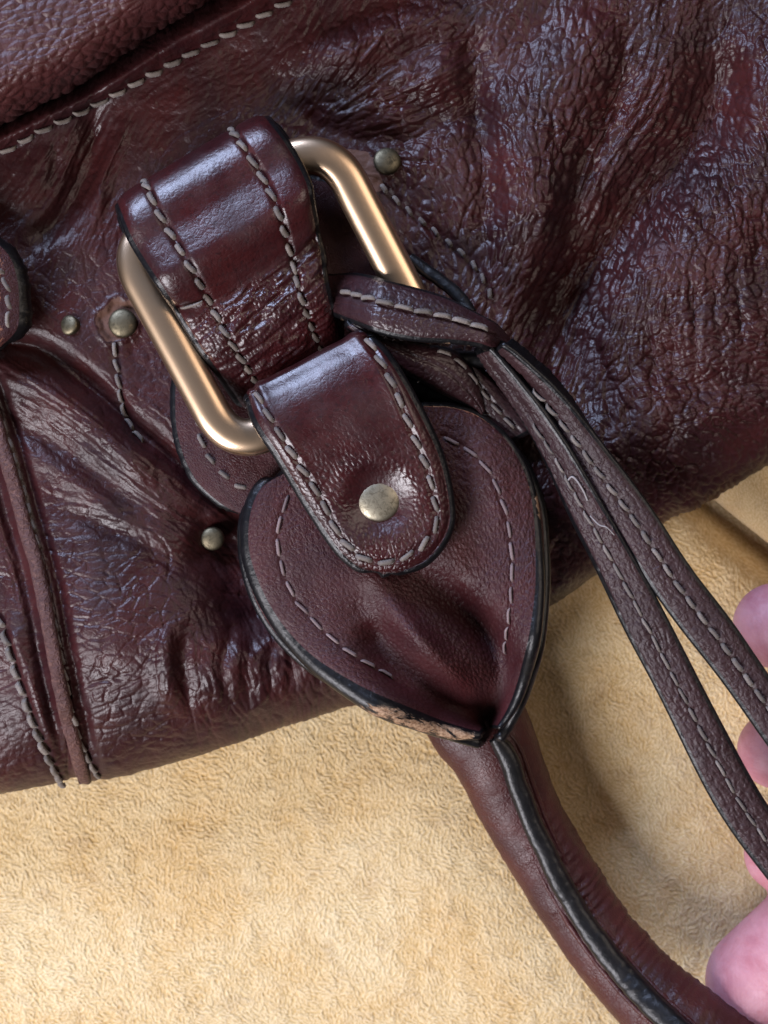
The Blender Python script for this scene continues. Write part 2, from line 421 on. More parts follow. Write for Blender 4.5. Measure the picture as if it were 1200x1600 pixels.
def sheet(Lp, Rp, nu, nv, zf):
    """rows between a left and a right edge curve (photo x,y); zf(x,y,u,v)->height"""
    L = spline(Lp, nu); R = spline(Rp, nu)
    v = np.linspace(0, 1, nv)[None, :, None]
    XY = L[:, None] * (1 - v) + R[:, None] * v
    u = np.broadcast_to(np.linspace(0, 1, nu)[:, None], (nu, nv)); vv = np.broadcast_to(v[..., 0], (nu, nv))
    z = zf(XY[..., 0], XY[..., 1], u, vv)
    return np.dstack([XY, z]), u, vv

def sweep(name, path, ra, rb, mat, parent=None, ns=24, closed=False, sup=1.0, wear=None, disp=None, uvo=0, caps=True):
    """tube: path (n,3) layout coords; ra across, rb vertical; sup<1 squares the section"""
    C = W(path); n = len(C)
    if closed: T = np.roll(C, -1, 0) - np.roll(C, 1, 0)
    else: T = np.gradient(C, axis=0)
    T /= np.linalg.norm(T, axis=1, keepdims=True)
    Z = np.array([0, 0, 1.0]); Bn = np.cross(T, Z); Bn /= np.linalg.norm(Bn, axis=1, keepdims=True); U = np.cross(Bn, T)
    ra = np.broadcast_to(ra, (n,)); rb = np.broadcast_to(rb, (n,))
    a = np.linspace(0, 2 * math.pi, ns, endpoint=False)
    ca = np.sign(np.cos(a)) * np.abs(np.cos(a)) ** sup; sa = np.sign(np.sin(a)) * np.abs(np.sin(a)) ** sup
    V = C[:, None] + (Bn[:, None] * (ra[:, None] * ca)[..., None] + U[:, None] * (rb[:, None] * sa)[..., None]) * S
    if disp is not None:
        nn = Bn[:, None] * ca[..., None] + U[:, None] * sa[..., None]; V = V + nn * (disp(np.arange(n)[:, None], a[None]) * S)[..., None]
    ln = np.cumsum(np.r_[0, np.linalg.norm(np.diff(C, axis=0), axis=1)]) / S / 100
    uv = np.stack([np.broadcast_to(np.minimum(a, 2 * math.pi - a) * ra.mean() / 100, (n, ns)) + uvo, np.broadcast_to(ln[:, None], (n, ns))], -1)
    i = np.arange(n * ns).reshape(n, ns); j = np.roll(i, -1, 1)
    if closed: i2 = np.roll(i, -1, 0); j2 = np.roll(j, -1, 0); Q = np.stack([i, j, j2, i2], -1).reshape(-1, 4)
    else: Q = np.stack([i[:-1], j[:-1], j[1:], i[1:]], -1).reshape(-1, 4)
    Vf = V.reshape(-1, 3); uvf = uv.reshape(-1, 2); we = np.zeros(n * ns) if wear is None else np.broadcast_to(wear, (n, ns)).ravel().copy()
    if not closed and caps:
        Vf = np.vstack([Vf, C[0], C[-1]]); uvf = np.vstack([uvf, uvf[0], uvf[-1]]); we = np.r_[we, 0, 0]
        k0, k1 = n * ns, n * ns + 1; e = i[0]; f = i[-1]
        q0 = [(e[(q + 2) % ns], e[(q + 1) % ns], e[q], k0) for q in range(0, ns, 2)]
        q1 = [(f[q], f[(q + 1) % ns], f[(q + 2) % ns], k1) for q in range(0, ns, 2)]
        Q = np.vstack([Q, q0, q1])
    me = make_mesh(name, Vf, Q, [mat], None, uvf, {'wear': we})
    s = Surf(); s.o = link(name, me, parent); s.G = V; s.C = C; s.U = U; s.B = Bn; return s

# a stitch: short three-ply thread that dips into its holes at both ends
def stitch_mesh(L, r, seed, mat):
    n, ns = 16, 10; V = []
    rg = random.Random(seed); k = 5.2 + rg.random() * 0.8; ph = rg.random() * 6
    for i in range(n):
        u = i / (n - 1); x = (u - 0.5) * L
        env = (1 - (2 * u - 1) ** 6 * 0.55)
        z = r * (0.72 - 1.35 * abs(2 * u - 1) ** 4.5)
        for j in range(ns):
            a = 2 * math.pi * j / ns
            rad = r * 0.80 * env * (0.78 + 0.30 * abs(math.cos(1.5 * (a - k * u * 2.2) + ph)))
            V.append((x, math.cos(a) * rad * 1.02 + 0.10 * r * math.sin(5 * u + ph), z + math.sin(a) * rad * 0.78))
    V = np.array(V) * S
    i = np.arange(n * ns).reshape(n, ns); j = np.roll(i, -1, 1)
    Q = np.stack([i[:-1], i[1:], j[1:], j[:-1]], -1).reshape(-1, 4)
    return make_mesh('stitch', V, Q, [mat])
ST = {}
def stitches(parent, pts, nrm, pitch, L, r, mat=None, slant=10, skip=None, lift=0.0):
    """individual stitches along a world polyline with surface normals"""
    mat = mat or M_thread
    d = np.r_[0, np.cumsum(np.linalg.norm(np.diff(pts, axis=0), axis=1))] / S
    n = int(d[-1] // pitch); cnt = 0
    for q in range(n):
        s = (q + 0.5) * pitch + random.uniform(-1, 1)
        if skip and skip(s / d[-1]): continue
        p = np.array([np.interp(s, d, pts[:, c]) for c in range(3)])
        a = np.array([np.interp(s - L * 0.4, d, pts[:, c]) for c in range(3)]); b = np.array([np.interp(s + L * 0.4, d, pts[:, c]) for c in range(3)])
        nn = np.array([np.interp(s, d, nrm[:, c]) for c in range(3)])
        t = b - a; t /= np.linalg.norm(t) + 1e-12; nn -= t * (nn @ t); nn /= np.linalg.norm(nn)
        w = np.cross(nn, t)
        key = (round(L), round(r, 1), mat.name, random.randrange(4))
        if key not in ST: ST[key] = stitch_mesh(key[0], key[1], key[3] * 7 + int(L), mat)
        m = Matrix(((t[0], w[0], nn[0], p[0]), (t[1], w[1], nn[1], p[1]), (t[2], w[2], nn[2], p[2]), (0, 0, 0, 1)))
        m = m @ Matrix.Rotation(math.radians(slant + random.uniform(-5, 5)), 4, 'Z') @ Matrix.Translation((0, 0, lift * S)) @ Matrix.Diagonal((random.uniform(.92, 1.08), random.uniform(.88, 1.12), 1, 1))
        o = bpy.data.objects.new('stitch', ST[key]); COL.objects.link(o); o.parent = parent
        o.matrix_parent_inverse = PINV(parent); o.matrix_basis = m
        cnt += 1
    return cnt
def PINV(parent):
    return ROOTS.get(parent.name, Matrix()).inverted()
ROOTS = {}
def col_line(s, v):
    """world polyline and normals along a slab at cross position v"""
    nv = s.G.shape[1]; f = v * (nv - 1); i = int(f); t = f - i; i = min(i, nv - 2)
    return s.G[:, i] * (1 - t) + s.G[:, i + 1] * t, s.N[:, i]

def dome(name, cx, cy, z, r, h, mat, parent, tilt=(0, 0, 1), skirt=3, lip=False):
    """rivet head: low dome with a flattened crown"""
    n, ns = 12, 32; V = []; 
    prof = []
    for i in range(n + 1):
        a = i / n * math.pi / 2
        prof.append((math.sin(a) ** 0.92 * r, h * math.cos(a) ** 0.8))
    prof.append((r * 1.0, -skirt))
    c = W(np.array([cx, cy, z])); up = Vector(tilt).normalized(); q = Vector((0, 0, 1)).rotation_difference(up)
    for (rr, zz) in prof[1:]:
        for j in range(ns):
            a = 2 * math.pi * j / ns; p = q @ Vector((rr * math.cos(a) * S, rr * math.sin(a) * S, zz * S)); V.append((p.x + c[0], p.y + c[1], p.z + c[2]))
    p = q @ Vector((0, 0, prof[0][1] * S)); V.append((p.x + c[0], p.y + c[1], p.z + c[2])); top = len(V) - 1
    m = len(prof) - 1; i = np.arange(m * ns).reshape(m, ns); j = np.roll(i, -1, 1)
    Q = np.stack([i[:-1], i[1:], j[1:], j[:-1]], -1).reshape(-1, 4)
    Qt = [(top, i[0][k], i[0][(k + 1) % ns], i[0][(k + 2) % ns]) for k in range(0, ns, 2)]
    me = make_mesh(name, np.array(V), np.vstack([Q, Qt]), [mat]); return link(name, me, parent)
# ---------------------------------------------------------------- the setting: tan suede
def suede_height(x, y):
    th = 2 * math.pi * fbm(x, y, 26, 3, 2) * 1.4 + 0.7
    return th
def build_suede():
    st = 2.1; x0, x1, y0, y1 = -240, 1440, 600, 1860
    yy, xx = np.mgrid[y0:y1:st, x0:x1:st]
    th = 1.0 + 2.2 * (fbm(xx, yy, 40, 1, 3) - .5) * 2 + .8 * (fbm(xx, yy, 14, 4, 2) - .5) * 2
    nz = RNG.random(xx.shape); q = blur(nz, 1) - .85 * blur(nz, 2); q = (q - q.mean()) / q.std(); p = lic(q, th, 1); p = (p - p.mean()) / p.std() * .6 + q * .6; p = np.clip(0.5 + 0.26 * p, 0, 1)
    cl = fbm(xx, yy, 22, 2, 3); cl = (cl - cl.mean()) / cl.std()
    z = p * 3.6 + cl * .6 + 14 * (fbm(xx, yy, 420, 5, 2) - 0.5)
    # the cover dips towards the seam with the next cushion
    d, f, s = segdist(xx, yy, [(1000, 690), (1095, 775), (1200, 862), (1400, 1020)])
    z = z - 75 * np.exp(-(d / 34) ** 2) - 26 * np.exp(-(d / 95) ** 2)
    z = np.where(s < 0, z - 60 * (1 - np.exp(-(d / 30) ** 2)), z)
    z -= 4
    P = np.dstack([xx, yy, z]); V = W(P).reshape(-1, 3)
    uv = np.stack([xx, yy], -1).reshape(-1, 2) / 100
    pile = np.clip(0.85 * p + 0.05 * cl + 0.06, 0, 1)
    me = make_mesh('sofa_seat', V, gridq(*xx.shape)[:, ::-1] if False else gridq(*xx.shape), [M_suede], None, uv, {'pile': pile.ravel()})
    tag(link('sofa_seat', me), kind='structure')
    # flat run of the same cover under the bag
    yy, xx = np.mgrid[-1100:630:30., -1500:2760:30.]
    z = np.full(xx.shape, -9.0)
    me = make_mesh('sofa_seat', W(np.dstack([xx, yy, z])).reshape(-1, 3), gridq(*xx.shape), [M_suede], None, np.stack([xx, yy], -1).reshape(-1, 2) / 100, {'pile': np.full(xx.size, .5)})
    tag(link('sofa_seat', me), kind='structure')
    yy, xx = np.mgrid[1840:3200:30., -1500:2760:30.]
    me = make_mesh('sofa_seat', W(np.dstack([xx, yy, np.full(xx.shape, -4.0)])).reshape(-1, 3), gridq(*xx.shape), [M_suede], None, np.stack([xx, yy], -1).reshape(-1, 2) / 100, {'pile': .5 + .3 * (fbm(xx, yy, 20, 2, 2).ravel() - .5)})
    tag(link('sofa_seat', me), kind='structure')
    for xa, xb in ((-1500, -225), (1425, 2760)):
        yy, xx = np.mgrid[600:1870:30., xa:xb:25.]
        me = make_mesh('sofa_seat', W(np.dstack([xx, yy, np.full(xx.shape, -7.0)])).reshape(-1, 3), gridq(*xx.shape), [M_suede], None, np.stack([xx, yy], -1).reshape(-1, 2) / 100, {'pile': np.full(xx.size, .5)})
        tag(link('sofa_seat', me), kind='structure')
    # the neighbouring cushion, beyond the seam at the right
    nu, nv = 240, 300
    Lp = spline([(985, 640), (1085, 752), (1192, 842), (1420, 1020)], nv)
    nrm = np.stack([np.gradient(Lp[:, 0]), np.gradient(Lp[:, 1])], -1); nrm /= np.linalg.norm(nrm, axis=1, keepdims=True)
    off = np.stack([nrm[:, 1], -nrm[:, 0]], -1)
    s = np.linspace(0, 1, nu); dist = 420 * s ** 1.3
    X = Lp[None, :, 0] + off[None, :, 0] * dist[:, None]; Y = Lp[None, :, 1] + off[None, :, 1] * dist[:, None]
    Z = -70 + 130 * np.sqrt(np.clip(1 - (1 - np.clip(dist / 130, 0, 1)) ** 2, 0, 1))[:, None] + 0 * X
    p = RNG.random(X.shape); p = blur(p, 1) - .8 * blur(p, 3); p = (p - p.mean()) / p.std(); p = np.clip(.4 + .22 * p, 0, 1)
    Z = Z + 2 * p + 5 * fbm(X, Y, 60, 4, 2)
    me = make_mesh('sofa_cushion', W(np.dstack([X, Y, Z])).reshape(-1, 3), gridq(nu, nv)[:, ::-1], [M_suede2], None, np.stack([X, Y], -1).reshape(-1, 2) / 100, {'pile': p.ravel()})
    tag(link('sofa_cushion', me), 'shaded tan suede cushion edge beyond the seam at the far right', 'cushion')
build_suede()

# ---------------------------------------------------------------- the handbag
bag = empty('handbag', tuple(W(np.array([500., 500., 0.])))); ROOTS['handbag'] = Matrix.Translation(bag.location)
tag(bag, 'burgundy leather handbag with rose gold ring, riveted strap and rolled handle on tan suede', 'handbag')

OUT = [(-520, 1300), (-160, 1262), (0, 1240), (60, 1229), (98, 1222), (112, 1214), (130, 1216), (150, 1221), (190, 1213), (260, 1195), (400, 1150), (560, 1098), (700, 1030), (860, 945), (920, 905), (1035, 820), (1100, 785), (1200, 727), (1380, 610), (1760, 380)]
OC = spline(OUT, 1400)
def body_macro(x, y):
    yb = np.interp(x, OC[:, 0], OC[:, 1]); slope = np.interp(x, OC[:, 0], np.gradient(OC[:, 1]) / np.gradient(OC[:, 0]))
    d = (yb - y) / np.sqrt(1 + slope ** 2)
    R = 128 + 26 * sstep(700, 900, x) + 25 * vnoise(x, y, 160, 2)
    prof = np.sqrt(np.clip(1 - (1 - np.clip(d / R, 0, 1)) ** 2, 0, 1))
    z = 208 + 22 * (fbm(x, y, 300, 1, 2) - 0.5)
    # broad folds and bulges
    z += bump2(x, y, 190, 1000, 170, 120, 20, 42)
    z += bump2(x, y, 830, 290, 62, 160, 5, 34)
    z += bump2(x, y, 1090, 450, 130, 150, 30, 36)
    z += bump2(x, y, 1185, 150, 60, 140, 8, 28)
    z += bump2(x, y, 1000, 660, 150, 70, -30, 22)
    z += bump2(x, y, 540, 85, 60, 38, -10, 36)
    z += bump2(x, y, 690, 115, 55, 26, -15, 24)
    z += bump2(x, y, 640, 40, 90, 26, -15, 20)
    z += bump2(x, y, 890, 100, 55, 90, 25, 22)
    z += bump2(x, y, 60, 300, 60, 70, 20, 14)
    z += ridge(x, y, [(1125, 40), (1105, 180), (1020, 290), (935, 390), (880, 500), (890, 620)], 52, -18 -64)
    z += ridge(x, y, [(985, 60), (950, 190), (900, 300), (880, 420)], 24, -28)
    z += ridge(x, y, [(735, 20), (745, 160), (765, 300), (750, 400)], 26, -26)
    z += ridge(x, y, [(430, 150), (520, 210), (640, 215), (735, 150)], 24, -16)
    z += ridge(x, y, [(620, 150), (700, 190), (770, 170)], 14, -8)
    z += ridge(x, y, [(150, 150), (145, 240), (100, 330), (45, 390)], 20, -26)
    z += ridge(x, y, [(195, 200), (160, 270), (150, 340)], 12, 12)
    z += ridge(x, y, [(90, 230), (80, 290), (40, 340)], 10, -8)
    # seat of the ring and dark hollow round it
    z += bump2(x, y, 440, 470, 250, 210, -30, -30)
    z += bump2(x, y, 470, 430, 120, 90, 60, -40)
    # step between yoke and lower pouch
    z += ridge(x, y, [(-100, 520), (0, 536), (60, 546), (125, 590), (190, 650), (260, 710), (340, 780), (420, 850)], 17, -30, 0.05)
    z += ridge(x, y, [(-80, 585), (30, 595), (110, 640), (190, 710), (270, 780)], 30, 20)
    z += ridge(x, y, [(-20, 650), (60, 680), (150, 740), (230, 800)], 16, -9)
    z += ridge(x, y, [(0, 620), (70, 635), (140, 690), (220, 760)], 9, -5)
    z += ridge(x, y, [(30, 700), (110, 745), (220, 835)], 16, 6)
    z += ridge(x, y, [(90, 790), (180, 830), (290, 880)], 16, -9)
    z += ridge(x, y, [(330, 800), (370, 870), (400, 940), (440, 1000)], 62, -66)
    z += ridge(x, y, [(285, 800), (350, 830), (430, 880)], 22, -18)
    # pinched vertical crease and rippled belly of the lower edge
    z += ridge(x, y, [(292, 985), (285, 1040), (300, 1110)], 13, -11)
    z += ridge(x, y, [(262, 975), (258, 1040), (275, 1110)], 18, 12)
    for k, (cx, cy) in enumerate([(330, 1060), (366, 1062), (402, 1060), (438, 1052), (474, 1048), (512, 1040), (548, 1030)]):
        z += ridge(x, y, [(cx + 14, cy - 80), (cx, cy - 20), (cx + 8, cy + 45)], 12, [4, 5, 3, 4, 2, 3, 3][k])
        z += ridge(x, y, [(cx + 32, cy - 75), (cx + 18, cy - 18), (cx + 25, cy + 40)], 8, [-3.5, -2.5, -3, -2, -3, -2, -2][k])
    for k in range(9):
        cx = 900 + k * 36
        z += ridge(x, y, [(cx, 560 - k * 26), (cx + 20 - 3 * k, 640 - k * 26), (cx + 10, 720 - k * 24)], 8, -5 if k % 2 else -3)
    # top hem band and its groove
    z += ridge(x, y, HEM, 18, 34, 0)
    z += ridge(x, y, GAP, 16, -60, 0)
    # lower-left: hollow between the two seams and the fold beside them
    z += ridge(x, y, PIPE, 16, 8, 0)
    z += ridge(x, y, [(p[0] + 27, p[1] - 3) for p in PIPE], 7, -10, 0)
    z += ridge(x, y, [(p[0] - 22, p[1] + 4) for p in PIPE], 10, -14, 0)
    z += ridge(x, y, [(15, 980), (55, 1090), (88, 1170)], 14, 9, 0.1)
    z += ridge(x, y, [(1130, 60), (1150, 230), (1120, 330)], 34, -20)
    z += ridge(x, y, [(1000, 540), (1090, 600), (1190, 590)], 30, -16)
    z += 16 * sstep(560, 760, x) * (fbm(x * .8 + y * .45, y * .5 - x * .2, 95, 3, 2) - .5)
    z += 9 * (fbm(x, y, 75, 6, 2) - .5)
    z = np.maximum(z, 110)
    z = 88 + (z - 88) * prof
    return z
HEM = [(-480, 450), (-110, 262), (0, 214), (70, 180), (140, 148), (205, 108), (275, 64), (345, 28), (420, -14), (520, -60), (860, -230)]
GAP = [(-480, 426), (-110, 238), (0, 190), (70, 154), (135, 122), (190, 84), (250, 40), (320, 2), (400, -44), (800, -250)]
TOPST = [(-90, 282), (0, 240), (62, 205), (132, 172), (210, 131), (290, 88), (370, 46), (440, 8), (520, -36)]
PIPE = [(-30, 590), (5, 700), (33, 800), (62, 905), (84, 1020), (100, 1100), (118, 1170), (134, 1222)]
STR = [(-8, 630), (18, 705), (48, 810), (73, 915), (95, 1020), (110, 1100), (130, 1168), (160, 1226)]
STL = [(-30, 910), (2, 975), (25, 1050), (52, 1130), (78, 1190), (100, 1230)]

GUIDE = [(850, 250, 85, 1.0, 110), (1000, 250, 135, 2.4, 120), (900, 420, 122, 2.6, 110), (1100, 120, 100, 1.8, 100), (1180, 250, 60, 1.6, 90),
         (1050, 400, 95, 0.9, 110), (880, 600, 110, 2.2, 110), (1150, 600, 20, 0.6, 130), (1000, 700, 40, 0.5, 120), (700, 300, 60, 1.0, 80), (690, 110, 155, 1.8, 90),
         (530, 90, 120, 1.3, 90), (600, 180, 170, 1.4, 70), (820, 80, 100, 1.2, 100), (330, 120, 150, 0.8, 70), (120, 270, 115, 2.0, 90), (30, 300, 130, 1.4, 80),
         (150, 620, 40, 1.4, 90), (60, 620, 30, 2.6, 90), (200, 760, 40, 2.6, 90), (320, 850, 35, 2.4, 90), (150, 850, 170, 2.0, 80), (180, 980, 160, 1.4, 90),
         (420, 1050, 78, 1.8, 110), (280, 1050, 80, 1.6, 70), (250, 1160, 170, 1.2, 80), (450, 900, 60, 1.6, 90), (40, 900, 70, 0.8, 60), (200, 500, 60, 0.5, 70)]
BX0, BX1, BY0, BY1, BST = -110, 1330, -110, 1290, 1.7
def body_detail():
    yy, xx = np.mgrid[BY0:BY1:BST, BX0:BX1:BST]
    th, an = dirfield(xx, yy, GUIDE)
    wx = xx + 9 * (fbm(xx, yy, 45, 1, 3) - .5) * 2; wy = yy + 9 * (fbm(xx, yy, 45, 4, 3) - .5) * 2
    # regional amplitudes
    G = lambda cx, cy, sx, sy, ang, a: bump2(xx, yy, cx, cy, sx, sy, ang, a)
    big = 0.28 + G(880, 320, 200, 330, 20, .9) + G(1080, 330, 170, 260, 0, .75) + G(600, 110, 190, 110, 0, .8) + G(650, 300, 90, 120, 40, .45) + G(420, 1060, 190, 80, -10, .7) + G(1000, 700, 260, 90, -30, .6) + G(1190, 150, 60, 220, 0, .5)
    big += G(1100, 600, 150, 100, -20, .25)
    big *= 1 - np.clip(G(150, 560, 150, 120, 0, .7) + G(60, 90, 200, 90, 0, .6) + G(130, 1130, 200, 90, 0, .5), 0, .85)
    fine = 0.75 + 0.6 * sstep(.35, .65, fbm(xx, yy, 130, 2, 2)) + .5 * sstep(900, 1080, xx); fine *= 1 - .6 * np.clip(G(130, 450, 150, 200, 0, 1) + G(130, 950, 160, 130, 0, .6), 0, 1)
    wr = 0.25 + G(120, 650, 170, 70, 35, .42) + G(300, 840, 130, 80, 40, .3) + G(980, 260, 130, 200, 35, 1.0) + G(900, 520, 90, 140, 20, .9) + G(110, 270, 90, 110, 20, .8) + G(600, 120, 160, 90, 0, .6) + G(180, 850, 150, 60, -10, .3)
    # large pebbled cells, stretched along the folds
    F1, F2 = worley(wx, wy, 21, th, an, 3, 0); e = F2 - F1
    c1 = (1 - np.exp(-(e / .16) ** 1.2)) - .75 * F1 ** 2
    # secondary cells
    F1, F2 = worley(wx + 40, wy + 13, 11, th, an * .5, 2, 3); e = F2 - F1
    c2 = (1 - np.exp(-(e / .22) ** 1.2)) - .8 * F1 ** 2
    nz = blur(RNG.random(xx.shape), 1); l = lic(nz, th, 15); l = (l - l.mean()) / l.std(); l = blur(l, 1)
    nz2 = blur(RNG.random(xx.shape), 4); l2 = lic(nz2, th, 38); l2 = (l2 - l2.mean()) / l2.std()
    crease = -np.exp(-(l2 / .42) ** 2)
    mod = .55 + .9 * fbm(xx, yy, 60, 6, 2)
    h = 4.4 * big * mod * c1 + .5 * fine * c2 * (2.0 + 1.6 * sstep(640, 820, xx)) + wr * (0.7 * np.clip(l, -2, 2) + 4.6 * crease * mod + 1.5 * np.clip(l2, -2, 2))
    broad = 1 - np.abs(2 * fbm(xx * math.cos(.9) + yy * math.sin(.9), (yy * math.cos(.9) - xx * math.sin(.9)) * 1.0, 85, 2, 3) - 1) * 3
    h += 3.6 * broad * sstep(560, 700, xx + .4 * yy) + 1.0 * broad
    h += 3.0 * (fbm(xx, yy, 28, 5, 3) - .5)
    calm = np.clip(G(170, 960, 190, 130, 20, .8) + G(110, 1130, 200, 70, 0, .5) + G(120, 420, 120, 150, 0, .45) + G(60, 720, 90, 90, 0, .35), 0, .8)
    h = (.9 * blur(h, 1) + .1 * h) * (1 - calm) * .66
    # fine crackle on the calm, stretched areas
    F1, F2 = worley(wx * .8 + 7, wy * .8 + 3, 17, th, an * .8, 3, 5); h -= 3.0 * calm * np.exp(-((F2 - F1) / .07) ** 2)
    # long random hairline creases crossing the grain
    for k in range(70):
        cx, cy = RNG.uniform(600, 1250), RNG.uniform(-20, 800)
        i = int(np.clip((cy - BY0) / BST, 0, xx.shape[0] - 1)); j = int(np.clip((cx - BX0) / BST, 0, xx.shape[1] - 1))
        a = th[i, j] + RNG.normal(0, .5); L = RNG.uniform(40, 110); b = RNG.normal(0, .25)
        sl = (slice(max(0, int((cy - L - BY0) / BST)), max(1, int((cy + L - BY0) / BST))), slice(max(0, int((cx - L - BX0) / BST)), max(1, int((cx + L - BX0) / BST))))
        X, Y = xx[sl], yy[sl]
        if X.size: h[sl] += ridge(X, Y, [(cx - L / 2 * math.cos(a - b), cy - L / 2 * math.sin(a - b)), (cx, cy), (cx + L / 2 * math.cos(a + b), cy + L / 2 * math.sin(a + b))], 2.6, -3.4 * RNG.uniform(.5, 1.2), .4)
    for k in range(90):
        cx, cy = RNG.uniform(0, 420), RNG.uniform(780, 1160)
        i = int((cy - BY0) / BST); j = int((cx - BX0) / BST)
        a = th[i, j] + RNG.normal(0, .3); L = RNG.uniform(50, 140); b = RNG.normal(0, .25)
        sl = (slice(int((cy - L - BY0) / BST), int((cy + L - BY0) / BST)), slice(max(0, int((cx - L - BX0) / BST)), int((cx + L - BX0) / BST)))
        X, Y = xx[sl], yy[sl]
        h[sl] += ridge(X, Y, [(cx - L / 2 * math.cos(a - b), cy - L / 2 * math.sin(a - b)), (cx, cy), (cx + L / 2 * math.cos(a + b), cy + L / 2 * math.sin(a + b))], 2.2, -1.5 * RNG.uniform(.4, 1.3), .4)
    # the sewn lines sit in grooves
    for ln in (TOPST, STR, STL, YOKER, YOKEL):
        d, f, s = segdist(xx, yy, ln); h = h * (1 - .7 * np.exp(-(d / 9) ** 2)) - 3.2 * np.exp(-(d / 8) ** 2)
    wear = 0.05 * np.clip(l, 0, 2)
    ang = np.arctan2(yy - 500, xx - 184); rr = np.hypot(xx - 184, yy - 500) + 3 * np.sin(2 * ang) + 2 * np.sin(5 * ang + 1) + 5 * (vnoise(xx, yy, 9, 2) - .5)
    wear += .62 * (1 - sstep(30, 38, rr)); h += -5 * (1 - sstep(24, 30, rr)) + 3 * np.exp(-((rr - 36) / 4) ** 2)
    d, f, s = segdist(xx, yy, [(545, 243), (575, 255), (590, 290)]); wear += .62 * (1 - sstep(8, 13, d + 5 * (vnoise(xx, yy, 8, 3) - .5)))
    return h, wear
YOKER = [(590, 285), (625, 318), (665, 350), (700, 378), (735, 408), (760, 445), (775, 490)]
YOKEL = [(178, 535), (182, 575), (190, 625), (205, 668), (232, 700)]
DET, WEAR = body_detail()
def samp(img, x, y):
    f = lambda a, lo, hi: lo + np.abs((a - lo + (hi - lo)) % (2 * (hi - lo)) - (hi - lo))
    return bil(img, (f(x, BX0 + 4, BX1 - 4) - BX0) / BST, (f(y, BY0 + 4, BY1 - 4) - BY0) / BST)

def build_body():
    xs = np.r_[np.arange(-500, -30, 9.), np.arange(-28, 1228, 1.75), np.arange(1230, 1740, 9.)]; nx = len(xs)
    yb = np.interp(xs, OC[:, 0], OC[:, 1])
    n2 = 70
    t1 = np.r_[np.linspace(-.42, -.001, 50), np.linspace(.0, 1, 620, endpoint=False)][:, None]
    a = np.linspace(0, math.pi / 2, n2)[:, None]
    y0 = -25; split = yb - 80
    Y1 = y0 + (split - y0) * t1; Y2 = split + 80 * np.sin(a)
    Y = np.vstack([Y1, Y2]); X = np.broadcast_to(xs, Y.shape)
    Z = body_macro(X, Y)
    # tuck the lowest rows under the belly
    k = 22; tt = np.linspace(0, 1, k + 1)[1:, None]
    Xt = np.broadcast_to(xs, (k, len(xs))); Yt = Y[-1] - 95 * (1 - np.sqrt(np.clip(1 - tt ** 2, 0, 1))); Zt = Z[-1] * (1 - tt) + (-14) * tt
    fade = np.vstack([np.ones_like(Y), np.broadcast_to(1 - tt, (k, nx))])
    X = np.vstack([X, Xt]); Y = np.vstack([Y, Yt]); Z = np.vstack([Z, Zt])
    G = W(np.dstack([X, Y, Z])); Nn = grad_normals(G)
    det = samp(DET, X, Y) * fade
    G = G + Nn * (det * S)[..., None]
    me = make_mesh('body_panel', G.reshape(-1, 3), gridq(*X.shape), [M_body], None, np.stack([X, Y], -1).reshape(-1, 2) / 100, {'wear': samp(WEAR, X, Y).ravel()})
    o = link('body_panel', me, bag)
    return o
body = build_body()
def body_z(x, y): return body_macro(np.asarray(x, float), np.asarray(y, float)) + samp(DET, np.asarray(x, float), np.asarray(y, float))
def body_line(pts, lift=0.0):
    P = spline(pts, 200); x, y = P[:, 0], P[:, 1]
    z = body_z(x, y); z = np.convolve(np.pad(z, 4, 'edge'), np.ones(9) / 9, 'valid') + lift
    e = 5.0
    def sm(xx, yy): return body_macro(xx, yy)
    c = W(np.stack([x, y, z], -1))
    gx = W(np.stack([x + e, y, sm(x + e, y)], -1)) - W(np.stack([x - e, y, sm(x - e, y)], -1))
    gy = W(np.stack([x, y + e, sm(x, y + e)], -1)) - W(np.stack([x, y - e, sm(x, y - e)], -1))
    n = np.cross(gy, gx); n /= np.linalg.norm(n, axis=1, keepdims=True)
    return c, n
c, n = body_line(TOPST, 3); stitches(body, c, n, 33, 29, 4.8, slant=-14)
c, n = body_line(STR, 2.5); stitches(body, c, n, 27, 25, 4.6, slant=8)
c, n = body_line(STL, 2.5); stitches(body, c, n, 28, 26, 6.2, slant=8)
c, n = body_line(YOKER, 5.5); stitches(body, c, n, 27, 17, 4.2, slant=-14)
c, n = body_line(YOKEL, 2.0); stitches(body, c, n, 25, 23, 4.4, slant=8)

# raw-edged piping strip of the lower-left seam
PP = spline(PIPE, 260); pz = body_macro(PP[:, 0], PP[:, 1])
sweep('piping', np.column_stack([PP, pz + 3]), 11.5, 9, M_raw, bag, ns=20, sup=.8,
      disp=lambda i, a: 1.3 * vnoise(i * 1.0 + 0 * a, a * 20, 2.2, 2) - .6 + 2 * (vnoise(i + 0 * a, a * 6, 7, 3) - .5), wear=.0)

